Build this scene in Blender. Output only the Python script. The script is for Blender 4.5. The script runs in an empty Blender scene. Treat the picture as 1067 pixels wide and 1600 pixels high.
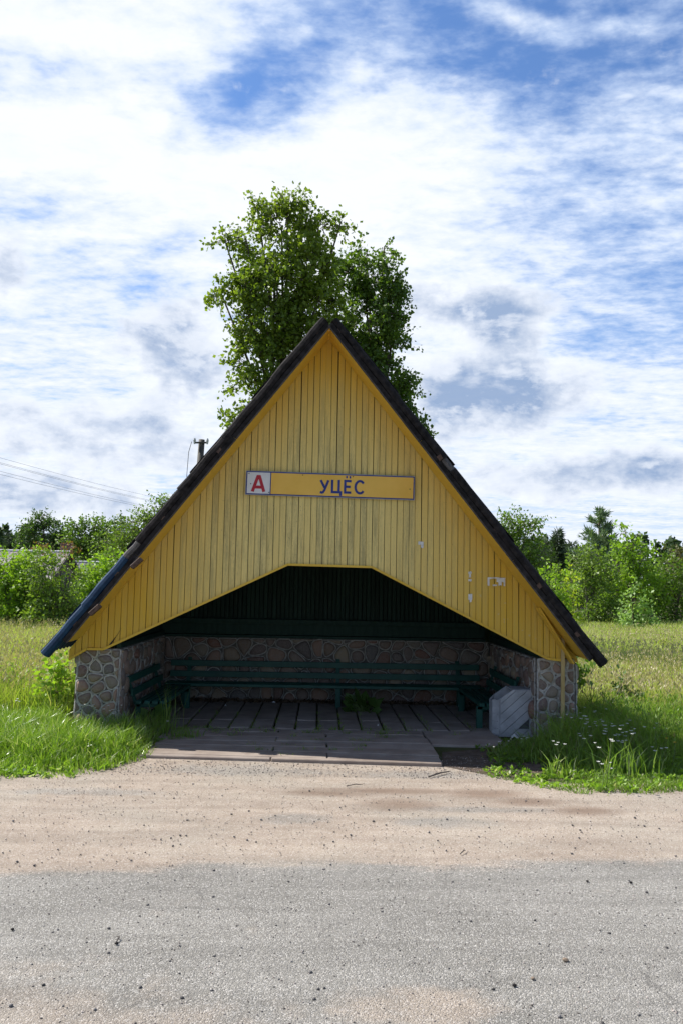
import bpy, bmesh, math, random
import numpy as np
from mathutils import Vector, noise
random.seed(7)
rng = np.random.default_rng(7)
PI = math.pi
rad = math.radians
C = bpy.context.scene.collection
S = bpy.context.scene

# ------------------------------------------------------------------ camera
F_PX, ROLL, YAW, PITCH, EYE = 1250.0, rad(1.1), rad(1.43), rad(5.28), 1.75
cam_d = bpy.data.cameras.new("camera")
cam = bpy.data.objects.new("camera", cam_d)
C.objects.link(cam)
S.camera = cam
cam_d.sensor_fit = 'VERTICAL'
cam_d.sensor_height = 24.0
cam_d.lens = F_PX / 1600 * 24.0
cam_d.clip_end = 3000
cam_d.clip_start = 0.05
from mathutils import Matrix
M_ = Matrix.Rotation(-YAW, 4, 'Z') @ Matrix.Rotation(PI/2 + PITCH, 4, 'X') @ Matrix.Rotation(ROLL, 4, 'Z')
M_.translation = (0, 0, EYE)
cam.matrix_world = M_

def ray(px, py):
    """direction of a pixel of the 1067x1600 photograph"""
    x, y = px - 533.5, py - 800
    xu = x*math.cos(ROLL) + y*math.sin(ROLL)
    yu = -x*math.sin(ROLL) + y*math.cos(ROLL)
    v = (xu, F_PX, -yu)
    c, s = math.cos(PITCH), math.sin(PITCH)
    v = (v[0], v[1]*c - v[2]*s, v[1]*s + v[2]*c)
    c, s = math.cos(YAW), math.sin(YAW)
    return (v[0]*c + v[1]*s, -v[0]*s + v[1]*c, v[2])
def at(px, py, Y):
    v = ray(px, py); k = Y / v[1]
    return np.array((v[0]*k, Y, EYE + v[2]*k))
def gr(px, py, z=0.0):
    v = ray(px, py); k = (z - EYE) / v[2]
    return (v[0]*k, v[1]*k)

# ------------------------------------------------------------------ node helper
class NT:
    def __init__(s, tree):
        s.t = tree; s.n = tree.nodes; s.l = tree.links
    def add(s, typ, ins=None, **props):
        n = s.n.new(typ)
        for k, v in props.items(): setattr(n, k, v)
        if ins:
            for k, v in ins.items(): s.set(n.inputs[k], v)
        return n
    def set(s, sock, v):
        if isinstance(v, bpy.types.NodeSocket): s.l.new(v, sock)
        elif isinstance(v, bpy.types.Node): s.l.new(v.outputs[0], sock)
        else: sock.default_value = v
    def math(s, op, a, b=None, c=None, clamp=False):
        n = s.n.new('ShaderNodeMath'); n.operation = op; n.use_clamp = clamp
        s.set(n.inputs[0], a)
        if b is not None: s.set(n.inputs[1], b)
        if c is not None: s.set(n.inputs[2], c)
        return n.outputs[0]
    def vmath(s, op, a, b=None):
        n = s.n.new('ShaderNodeVectorMath'); n.operation = op
        s.set(n.inputs[0], a)
        if b is not None: s.set(n.inputs[1], b)
        return n.outputs['Value'] if op in ('LENGTH', 'DOT_PRODUCT') else n.outputs[0]
    def mix(s, f, a, b, mode='MIX'):
        n = s.n.new('ShaderNodeMix'); n.data_type = 'RGBA'; n.blend_type = mode; n.clamp_factor = True
        s.set(n.inputs[0], f)
        for i, v in ((6, a), (7, b)):
            if isinstance(v, tuple) and len(v) == 3: v = (*v, 1)
            s.set(n.inputs[i], v)
        return n.outputs[2]
    def step(s, x, lo, hi):
        n = s.n.new('ShaderNodeMapRange'); n.interpolation_type = 'SMOOTHSTEP'
        s.set(n.inputs['Value'], x); s.set(n.inputs['From Min'], lo); s.set(n.inputs['From Max'], hi)
        return n.outputs[0]
    def noise(s, vec, scale, detail=4, rough=.55, dist=0.0, out=0):
        n = s.n.new('ShaderNodeTexNoise')
        s.set(n.inputs['Vector'], vec); n.inputs['Scale'].default_value = scale
        n.inputs['Detail'].default_value = detail; n.inputs['Roughness'].default_value = rough
        n.inputs['Distortion'].default_value = dist
        return n.outputs[out]
    def map(s, vec, scale=(1, 1, 1), loc=(0, 0, 0), rot=(0, 0, 0)):
        n = s.n.new('ShaderNodeMapping'); s.set(n.inputs[0], vec)
        n.inputs['Scale'].default_value = scale; n.inputs['Location'].default_value = loc
        n.inputs['Rotation'].default_value = rot
        return n.outputs[0]

# ------------------------------------------------------------------ world: Nishita sky and clouds
SUN = Vector((-0.80, 0.29, 1.0)).normalized()
el = math.asin(SUN.z)
w = bpy.data.worlds.new("World"); S.world = w; w.use_nodes = True
T = NT(w.node_tree); T.n.clear()
sky = T.add('ShaderNodeTexSky', sky_type='NISHITA', sun_disc=False, sun_elevation=el,
            sun_rotation=math.atan2(SUN.x, SUN.y) % (2*PI))
sky.air_density = 1.0; sky.dust_density = 0.3; sky.ozone_density = 2.5
SKY_STRENGTH = 0.10
co = T.add('ShaderNodeTexCoord').outputs['Generated']
sep = T.add('ShaderNodeSeparateXYZ', {0: co})
azim = T.math('ARCTAN2', sep.outputs[0], sep.outputs[1])
elev = T.math('ARCSINE', sep.outputs[2])
ae = T.add('ShaderNodeCombineXYZ', {0: azim, 1: elev, 2: 0.0}).outputs[0]
wz = T.math('ADD', T.math('MAXIMUM', sep.outputs[2], 0.0), 0.10)
plane = T.add('ShaderNodeCombineXYZ', {0: T.math('DIVIDE', sep.outputs[0], wz), 1: T.math('DIVIDE', sep.outputs[1], wz), 2: 0.0}).outputs[0]
n1 = T.noise(co, 5.0, 5, .6, out=1)
warp = T.vmath('MULTIPLY', T.vmath('SUBTRACT', n1, (0.5, 0.5, 0.5)), (0.16, 0.10, 0.0))
aew = T.vmath('ADD', ae, warp)
def blob(px, py, rx, ry, rot=0, src=None):
    v = ray(px, py); L = math.sqrt(sum(a*a for a in v))
    a, e = math.atan2(v[0], v[1]), math.asin(v[2]/L)
    d = T.vmath('SUBTRACT', src or aew, (a, e, 0.0))
    if rot:
        n = T.add('ShaderNodeVectorRotate', {0: d, 'Angle': rad(rot)}, rotation_type='Z_AXIS'); d = n.outputs[0]
    m = T.vmath('MULTIPLY', d, (F_PX/rx, F_PX/ry, 0.0))
    q = T.math('DIVIDE', T.vmath('LENGTH', m), 1.9)
    q = T.math('SUBTRACT', 1.0, T.math('MULTIPLY', q, q), clamp=True)
    return T.math('MULTIPLY', T.math('POWER', q, 1.6), 1.1)
def total(lst):
    acc = None
    for wt, *b in lst:
        v = T.math('MULTIPLY', blob(*b), wt)
        acc = v if acc is None else T.math('ADD', acc, v)
    return acc
# high thin cloud sheet: positive = thicker, negative = open blue
hi = total([(-1.0, 640, 30, 280, 75, -10), (-.8, 960, 90, 170, 60, 0), (-.95, 400, 155, 130, 34, -25), (-.85, 75, 108, 160, 24, -8),
            (-.45, 900, 330, 200, 90, 0), (-.6, 228, 465, 40, 22, 0), (-.5, 1010, 500, 120, 60, 0), (-.55, 430, 215, 80, 20, -20),
            (-.4, 240, 395, 60, 14, -30), (-.5, 40, 330, 60, 25, 0),
            (.6, 150, 50, 260, 55, -10), (.7, 860, 35, 130, 14, 15), (.55, 520, 95, 110, 40, -25), (.6, 250, 250, 330, 90, 0), (.5, 640, 330, 180, 140, 0)])
rip = T.noise(T.map(plane, (1.0, 1.5, 1)), 4.2, 8, .62, .25)
fine = T.noise(T.map(plane, (1.0, 1.35, 1), rot=(0, 0, .5)), 17.0, 4, .6, .1)
streak = T.noise(T.map(plane, (.55, 1.9, 1), rot=(0, 0, -.55)), 3.0, 7, .6, .4)
dens = T.math('ADD', T.math('ADD', hi, .82), T.math('MULTIPLY', T.math('SUBTRACT', rip, .5), 1.5))
dens = T.math('ADD', dens, T.math('MULTIPLY', T.math('SUBTRACT', streak, .5), 1.4))
dens = T.math('ADD', dens, T.math('MULTIPLY', T.math('SUBTRACT', fine, .5), 1.3))
# the cloud field thins out overhead and behind the viewer
away = T.math('MAXIMUM', T.step(T.math('ABSOLUTE', azim), .75, 1.45), T.step(elev, .80, 1.15))
dens = T.math('SUBTRACT', dens, T.math('MULTIPLY', away, 1.15))
cov = T.step(dens, -.35, .85)
low_cov = T.math('MULTIPLY', T.step(elev, .36, .04), T.math('SUBTRACT', 1.0, T.math('MULTIPLY', away, .6)))
cov = T.math('MAXIMUM', cov, T.math('MULTIPLY', low_cov, .96))
thick = T.math('ADD', T.step(dens, .1, 1.5), T.math('MULTIPLY', T.math('SUBTRACT', T.noise(T.map(plane, (1.0, 1.4, 1)), 9.0, 7, .68, .5), .5), .9), clamp=True)
hi_col = T.mix(thick, (.44, .54, .72), (.70, .725, .765))
base = T.vmath('MULTIPLY', sky.outputs[0], (SKY_STRENGTH*.85, SKY_STRENGTH*1.05, SKY_STRENGTH*1.3))
base = T.mix(T.math('MULTIPLY', away, .45), base, (.20, .205, .205))
col = T.mix(cov, base, hi_col)
# low cumulus with blue-grey bases
gry = total([(1.5, 290, 545, 80, 60, 0), (1.3, 700, 490, 85, 36, 0), (.95, 795, 500, 55, 34, 0), (1.5, 760, 605, 100, 44, 0), (.85, 690, 640, 40, 34, 0), (.8, 850, 700, 90, 22, 0),
             (1.4, 940, 738, 150, 24, 0), (.95, 1040, 775, 60, 26, 0), (1.0, 5, 420, 34, 40, 0), (.85, 10, 622, 38, 18, 0), (1.1, 170, 680, 140, 38, 0),
             (1.2, 70, 765, 90, 24, 0), (.5, 330, 620, 60, 30, 0), (.5, 940, 600, 120, 40, 0), (.55, 60, 740, 90, 20, 0), (.3, 470, 560, 60, 40, 0), (.8, 880, 835, 26, 12, 0), (.5, 250, 715, 60, 16, 0)])
cum = T.noise(T.map(co, (1, 1, 2.2)), 9.0, 9, .62, .3)
cfine = T.noise(T.map(co, (1, 1, 1.6)), 34.0, 5, .6, .2)
gd = T.math('ADD', gry, T.math('MULTIPLY', T.math('SUBTRACT', cum, .5), 2.4))
gd = T.math('ADD', gd, T.math('MULTIPLY', T.math('SUBTRACT', cfine, .5), 1.3))
def billow(v):
    b1 = T.add('ShaderNodeTexVoronoi', {'Vector': v, 'Scale': 13.0}).outputs['Distance']; b2 = T.add('ShaderNodeTexVoronoi', {'Vector': v, 'Scale': 31.0}).outputs['Distance']
    return T.math('ADD', T.math('MULTIPLY', b1, -.75), T.math('MULTIPLY', b2, -.38))
wv = T.vmath('ADD', co, T.vmath('MULTIPLY', T.vmath('SUBTRACT', T.noise(co, 22.0, 5, .6, out=1), (.5, .5, .5)), (.09, .09, .06)))
bil = billow(wv); bilu = billow(T.vmath('ADD', wv, (-.012, .0, .020)))
gd = T.math('ADD', gd, T.math('MULTIPLY_ADD', bil, .9, .40))
gd = T.math('SUBTRACT', gd, T.math('MULTIPLY', T.step(gry, .25, .0), .35))
gd = T.math('SUBTRACT', gd, away)
edge = T.step(gd, -.15, .9)
core = T.math('ADD', T.math('POWER', T.step(gd, -.05, 2.3), 1.15), T.math('MULTIPLY', T.math('SUBTRACT', T.noise(T.map(co, (1, 1, 1.8)), 14.0, 8, .62, .3), .5), 1.1), clamp=True)
# a second look at the same cloud from slightly above lights the tops
up_ = T.noise(T.map(T.vmath('ADD', co, (0.0, 0.0, 0.022)), (1, 1, 2.2)), 9.0, 9, .62, .3)
lit = T.step(T.math('ADD', T.math('SUBTRACT', cum, up_), T.math('MULTIPLY', T.math('SUBTRACT', bil, bilu), .30)), -.05, .14)
core = T.math('MULTIPLY', core, T.math('SUBTRACT', 1.15, T.math('MULTIPLY', lit, .70)), clamp=True)
gcol = T.mix(core, (.70, .73, .78), (.215, .30, .46))
col = T.mix(T.math('MULTIPLY', edge, .93), col, gcol)
bg = T.add('ShaderNodeBackground', {'Color': col, 'Strength': 1.0})
T.l.new(bg.outputs[0], T.add('ShaderNodeOutputWorld').inputs[0])

sl = bpy.data.lights.new("sun", 'SUN'); so = bpy.data.objects.new("sun", sl); C.objects.link(so)
sl.energy = 5.0; sl.angle = rad(0.55); sl.color = (1.0, .955, .88)
so.rotation_euler = SUN.to_track_quat('Z', 'Y').to_euler(); so.location = (-20, 10, 30)

S.view_settings.view_transform = 'Standard'; S.view_settings.look = 'None'
S.view_settings.exposure = 0.5; S.view_settings.gamma = 1.0
S.cycles.max_bounces = 8; S.cycles.transparent_max_bounces = 4
S.cycles.diffuse_bounces = 4; S.cycles.transmission_bounces = 4; S.cycles.glossy_bounces = 2

# ------------------------------------------------------------------ object helpers
def tag(o, label=None, cat=None, group=None, kind=None):
    if label: o['label'] = label
    if cat: o['category'] = cat
    if group: o['group'] = group
    if kind: o['kind'] = kind
    return o
def empty(name, label, cat, loc=(0, 0, 0), group=None):
    o = bpy.data.objects.new(name, None); C.objects.link(o); o.location = loc
    o.empty_display_size = .2
    return tag(o, label, cat, group)
def link_mesh(name, me, mat, parent=None):
    o = bpy.data.objects.new(name, me); C.objects.link(o)
    if mat: me.materials.append(mat)
    if parent:
        o.parent = parent
        off = Vector(parent.location)
        p = parent.parent
        while p: off += Vector(p.location); p = p.parent
        me.transform(Matrix.Translation(-off))
    return o
class MB:
    """collects vertices and faces, links them as one mesh in world coordinates"""
    def __init__(s): s.v = []; s.f = []
    def add(s, vs, fs):
        n = len(s.v); s.v.extend(tuple(map(float, v)) for v in vs); s.f.extend([tuple(i+n for i in f) for f in fs])
    def box(s, lo, hi, jit=0):
        x0, y0, z0 = lo; x1, y1, z1 = hi
        vs = [(x0,y0,z0),(x1,y0,z0),(x1,y1,z0),(x0,y1,z0),(x0,y0,z1),(x1,y0,z1),(x1,y1,z1),(x0,y1,z1)]
        if jit: vs = [tuple(c+random.uniform(-jit, jit) for c in v) for v in vs]
        s.add(vs, [(3,2,1,0),(4,5,6,7),(0,1,5,4),(1,2,6,5),(2,3,7,6),(3,0,4,7)])
    def bar(s, a, b, wd, th, up=(0, 0, 1), roll=0):
        a, b = Vector(a), Vector(b); d = (b-a).normalized(); u = Vector(up)
        if abs(d.dot(u)) > .98: u = Vector((0, 1, 0))
        r = d.cross(u).normalized(); u = r.cross(d).normalized()
        if roll: q = Matrix.Rotation(roll, 3, d); r = q @ r; u = q @ u
        vs = []
        for p in (a, b):
            for sx, sy in ((-1,-1),(1,-1),(1,1),(-1,1)): vs.append(p + r*sx*wd/2 + u*sy*th/2)
        s.add(vs, [(3,2,1,0),(4,5,6,7),(0,1,5,4),(1,2,6,5),(2,3,7,6),(3,0,4,7)])
    def prism(s, poly, y0, y1):
        """poly of (x,z), extruded from y0 to y1"""
        n = len(poly)
        vs = [(x, y0, z) for x, z in poly] + [(x, y1, z) for x, z in poly]
        s.add(vs, [tuple(range(n)), tuple(range(2*n-1, n-1, -1))] + [(i, i+n, (i+1) % n + n, (i+1) % n) for i in range(n)])
    def tube(s, pts, radii, sides=8, caps=True):
        pts = [Vector(p) for p in pts]; n = len(pts); base = len(s.v); ref = Vector((.31, .95, .1))
        for i, p in enumerate(pts):
            d = (pts[min(i+1, n-1)] - pts[max(i-1, 0)]).normalized()
            r = d.cross(ref)
            if r.length < .05: r = d.cross(Vector((1, 0, 0)))
            r.normalize(); u = r.cross(d)
            R_ = radii[i] if hasattr(radii, '__len__') else radii
            for k in range(sides):
                a = 2*PI*k/sides; s.v.append(tuple(p + (r*math.cos(a)+u*math.sin(a))*R_))
        for i in range(n-1):
            for k in range(sides):
                a = base+i*sides+k; b = base+i*sides+(k+1) % sides
                s.f.append((a, b, b+sides, a+sides))
        if caps:
            s.f.append(tuple(base+k for k in reversed(range(sides)))); s.f.append(tuple(base+(n-1)*sides+k for k in range(sides)))
    def build(s, name, mat, parent=None, bevel=0, smooth=False):
        me = bpy.data.meshes.new(name); me.from_pydata(s.v, [], s.f); me.update()
        if bevel or True:
            bm = bmesh.new(); bm.from_mesh(me)
            bmesh.ops.recalc_face_normals(bm, faces=bm.faces)
            if bevel: bmesh.ops.bevel(bm, geom=[e for e in bm.edges if len(e.link_faces) == 2 and e.calc_face_angle(0) > .5], offset=bevel, segments=1, affect='EDGES', clamp_overlap=True)
            bm.to_mesh(me); bm.free()
        if smooth: me.polygons.foreach_set('use_smooth', [True]*len(me.polygons))
        return link_mesh(name, me, mat, parent)
def tri_mesh(name, verts, tris, mat, parent=None, smooth=False):
    me = bpy.data.meshes.new(name)
    verts = np.ascontiguousarray(verts, dtype=np.float32); tris = np.ascontiguousarray(tris, dtype=np.int32)
    me.vertices.add(len(verts)); me.vertices.foreach_set('co', verts.ravel())
    me.loops.add(tris.size); me.loops.foreach_set('vertex_index', tris.ravel())
    me.polygons.add(len(tris)); me.polygons.foreach_set('loop_start', np.arange(0, tris.size, 3, dtype=np.int32))
    me.update(calc_edges=True)
    if smooth: me.polygons.foreach_set('use_smooth', [True]*len(tris))
    return link_mesh(name, me, mat, parent)
def unit(a): return a / (np.linalg.norm(a, axis=-1, keepdims=True) + 1e-9)

# ------------------------------------------------------------------ materials
def mat(name):
    m = bpy.data.materials.new(name); m.use_nodes = True
    t = NT(m.node_tree); t.n.clear()
    b = t.add('ShaderNodeBsdfPrincipled'); o = t.add('ShaderNodeOutputMaterial')
    t.l.new(b.outputs[0], o.inputs[0]); t.b = b; t.o = o; t.m = m
    t.co = t.add('ShaderNodeTexCoord').outputs['Object']
    t.pos = t.add('ShaderNodeNewGeometry')
    return t
def finish(t, col, rough=.7, bump=None, bs=.3, bd=.01, spec=.4, metal=0):
    if isinstance(col, tuple): col = (*col[:3], 1)
    t.set(t.b.inputs['Base Color'], col); t.set(t.b.inputs['Roughness'], rough)
    t.b.inputs['Specular IOR Level'].default_value = spec; t.b.inputs['Metallic'].default_value = metal
    if bump is not None:
        t.set(t.b.inputs['Normal'], t.add('ShaderNodeBump', {'Height': bump, 'Strength': bs, 'Distance': bd}).outputs[0])
    return t.m
def simple(name, a, b_, scale=8, stretch=(1, 1, 1), rough=.75, bs=.3, bd=.005, spec=.35, island=0.0, metal=0):
    t = mat(name); v = t.map(t.pos.outputs['Position'], stretch)
    n = t.noise(v, scale, 6, .6)
    c = t.mix(t.step(n, .3, .7), a, b_)
    if island:
        k = t.math('MULTIPLY_ADD', t.pos.outputs['Random Per Island'], island, 1-island/2)
        c = t.mix(1.0, c, t.add('ShaderNodeCombineXYZ', {0: k, 1: k, 2: k}).outputs[0], 'MULTIPLY')
    return finish(t, c, rough, t.noise(v, scale*4, 5, .65), bs, bd, spec, metal)

def leafmat(name, a, b_, trans=.38, c3=None, rough=.48, tr_tint=(1.25, 1.35, .55), big=.6):
    t = mat(name)
    r = t.pos.outputs['Random Per Island']; P = t.pos.outputs['Position']
    n = t.noise(P, big, 3, .6)
    f = t.math('ADD', t.math('MULTIPLY', r, .55), t.math('MULTIPLY', t.step(n, .3, .7), .45))
    c = t.mix(f, a, b_)
    if c3: c = t.mix(t.step(t.math('FRACT', t.math('MULTIPLY', r, 7.31)), .86, .9), c, c3)
    t.set(t.b.inputs['Base Color'], c); t.b.inputs['Roughness'].default_value = rough
    t.b.inputs['Specular IOR Level'].default_value = .45
    tr = t.add('ShaderNodeBsdfTranslucent', {'Color': t.mix(1.0, c, (*tr_tint, 1), 'MULTIPLY')})
    mx = t.add('ShaderNodeMixShader', {0: trans, 1: t.b.outputs[0], 2: tr.outputs[0]})
    t.l.new(mx.outputs[0], t.o.inputs[0])
    return t.m

def yellow_paint(name, wear):
    t = mat(name); P = t.pos.outputs['Position']; isl = t.pos.outputs['Random Per Island']
    sepp = t.add('ShaderNodeSeparateXYZ', {0: P})
    long_ = t.noise(t.map(P, (14, 14, .9)), 2.2, 7, .65)
    fine_ = t.noise(t.map(P, (60, 60, 9)), 2.4, 6, .75)
    c = t.mix(isl, (.66, .405, .035), (.76, .485, .055))
    c = t.mix(t.math('MULTIPLY', t.step(long_, .35, .75), .4), c, (.66, .46, .13))
    h = fine_
    if wear:
        cx = t.math('DIVIDE', t.math('ABSOLUTE', t.math('ADD', sepp.outputs[0], .05)), 2.0)
        cz = t.math('DIVIDE', t.math('ABSOLUTE', t.math('SUBTRACT', sepp.outputs[2], 2.3)), 1.9)
        cen = t.math('SUBTRACT', 1.15, t.math('ADD', t.math('MULTIPLY', cx, cx), t.math('MULTIPLY', cz, cz)), clamp=True)
        # bleached chalky paint in the exposed middle
        c = t.mix(t.math('MULTIPLY', cen, .95), c, t.mix(isl, (.78, .60, .21), (.90, .73, .29)))
        grime = t.math('ADD', t.math('MULTIPLY', long_, .9), t.math('ADD', t.math('MULTIPLY', fine_, .55), t.math('MULTIPLY', isl, .28)))
        g = t.math('MULTIPLY', t.step(grime, .70, 1.22), t.math('MULTIPLY_ADD', cen, .60, .18), clamp=True)
        c = t.mix(g, c, (.26, .215, .095))
        sp = t.step(t.noise(t.map(P, (1, 1, .35)), 75, 3, .6), .66, .72)
        c = t.mix(t.math('MULTIPLY', sp, t.math('MULTIPLY_ADD', cen, .5, .2)), c, (.15, .125, .07))
        # flaked spots down to the older pale coat, on the right
        fl = t.step(t.noise(P, 16, 5, .6), .67, .70)
        rx = t.step(sepp.outputs[0], .9, 1.5); rz = t.step(sepp.outputs[2], 2.4, 1.9)
        c = t.mix(t.math('MULTIPLY', fl, t.math('MULTIPLY', t.math('MULTIPLY', rx, rz), .7)), c, (.62, .50, .28))
    else:
        c = t.mix(t.step(fine_, .62, .75), c, (.40, .25, .05))
    return finish(t, c, .62, h, .35, .004, .35)
M_yel = yellow_paint('yellow_paint_weathered', True)
M_yel2 = yellow_paint('yellow_paint', False)
M_backing = simple('dark_gap_wood', (.04, .032, .015), (.07, .055, .02))
M_green = simple('green_paint', (.008, .055, .042), (.014, .08, .06), 5, (1, 1, 1), .5, .2, .003, .4, .4)
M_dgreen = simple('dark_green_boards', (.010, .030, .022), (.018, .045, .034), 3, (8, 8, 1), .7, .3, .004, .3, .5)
M_dwood = simple('weathered_wood', (.05, .04, .035), (.10, .085, .075), 6, (2, 2, 2), .8, .4, .004)
M_rust = simple('brown_batten_wood', (.06, .035, .025), (.13, .08, .06), 30)
M_slate = simple('dark_roof_sheet', (.012, .011, .011), (.034, .030, .030), 14, (1, 1, 1), .9, .5, .006, .12, .5)
M_slate_end = simple('grey_lapped_end', (.07, .065, .062), (.13, .12, .115), 25)
M_blue = simple('blue_paint', (.004, .024, .065), (.010, .045, .10), 9, (1, 1, 1), .6, .4, .005, .25)
M_post = simple('tan_lath', (.42, .30, .12), (.55, .42, .20), 5, (6, 6, 1), .7, .3, .003)
M_bin = simple('grey_bin_paint', (.33, .33, .34), (.46, .46, .47), 7, (1, 1, 1), .75, .5, .004, .35, .12)
M_blk = simple('dark_litter_inside', (.02, .02, .02), (.04, .04, .04))
M_white = simple('white_paper', (.62, .62, .62), (.80, .80, .80), 30)
M_swhite = simple('sign_white', (.66, .67, .68), (.76, .77, .78), 4, rough=.4, bs=.05)
M_sorange = simple('sign_orange', (.78, .46, .065), (.86, .53, .10), 2.5, rough=.42, bs=.05)
M_sblue = simple('sign_blue', (.022, .036, .19), (.035, .055, .25), 10, rough=.45, bs=.05)
M_sred = simple('sign_red', (.42, .022, .035), (.50, .035, .05), 10, rough=.45, bs=.05)
M_bark = simple('bark', (.07, .055, .04), (.16, .13, .10), 12, (1, 1, .3), .9, .6, .02)
M_bark2 = simple('grey_twig', (.09, .08, .06), (.17, .15, .12), 14)
M_wire = simple('cable', (.10, .10, .11), (.15, .15, .16))
M_pole = simple('pole_wood', (.055, .05, .042), (.11, .10, .085), 6, (4, 4, .4))
M_ceram = simple('porcelain', (.5, .5, .48), (.7, .7, .68), rough=.3)

def m_stone():
    t = mat('fieldstone'); P = t.pos.outputs['Position']; isl = t.pos.outputs['Random Per Island']
    r = t.add('ShaderNodeValToRGB', {0: isl}); cr = r.color_ramp
    cr.elements[0].color = (.22, .10, .065, 1); cr.elements[1].color = (.25, .19, .13, 1)
    for p_, c_ in ((.18, (.12, .11, .105)), (.36, (.32, .19, .13)), (.55, (.17, .145, .12)), (.75, (.34, .26, .17)), (.88, (.17, .11, .08))):
        e = cr.elements.new(p_); e.color = (*c_, 1)
    n = t.noise(P, 45, 6, .7)
    c = t.mix(t.math('MULTIPLY', t.step(n, .35, .7), .5), r.outputs[0], (.30, .27, .24))
    return finish(t, c, .8, n, .5, .008)
M_stone = m_stone()
M_mortar = simple('mortar_bed', (.10, .09, .078), (.20, .18, .155), 14, (1, 1, 1), .9, .8, .012)
M_joint = simple('raised_pale_joint', (.30, .28, .25), (.52, .50, .46), 20, (1, 1, 1), .85, .6, .005)

def m_slab():
    t = mat('old_concrete_slabs'); P = t.pos.outputs['Position']; isl = t.pos.outputs['Random Per Island']
    n = t.noise(P, 3, 6, .65); n2 = t.noise(P, 60, 5, .7)
    c = t.mix(t.step(n, .3, .7), (.20, .155, .125), (.34, .28, .235))
    c = t.mix(t.math('MULTIPLY', isl, .35), c, (.33, .29, .27))
    c = t.mix(t.math('MULTIPLY', t.step(n2, .5, .75), .45), c, (.22, .18, .15))
    return finish(t, c, .9, n2, .5, .006)
M_slab = m_slab()

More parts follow.
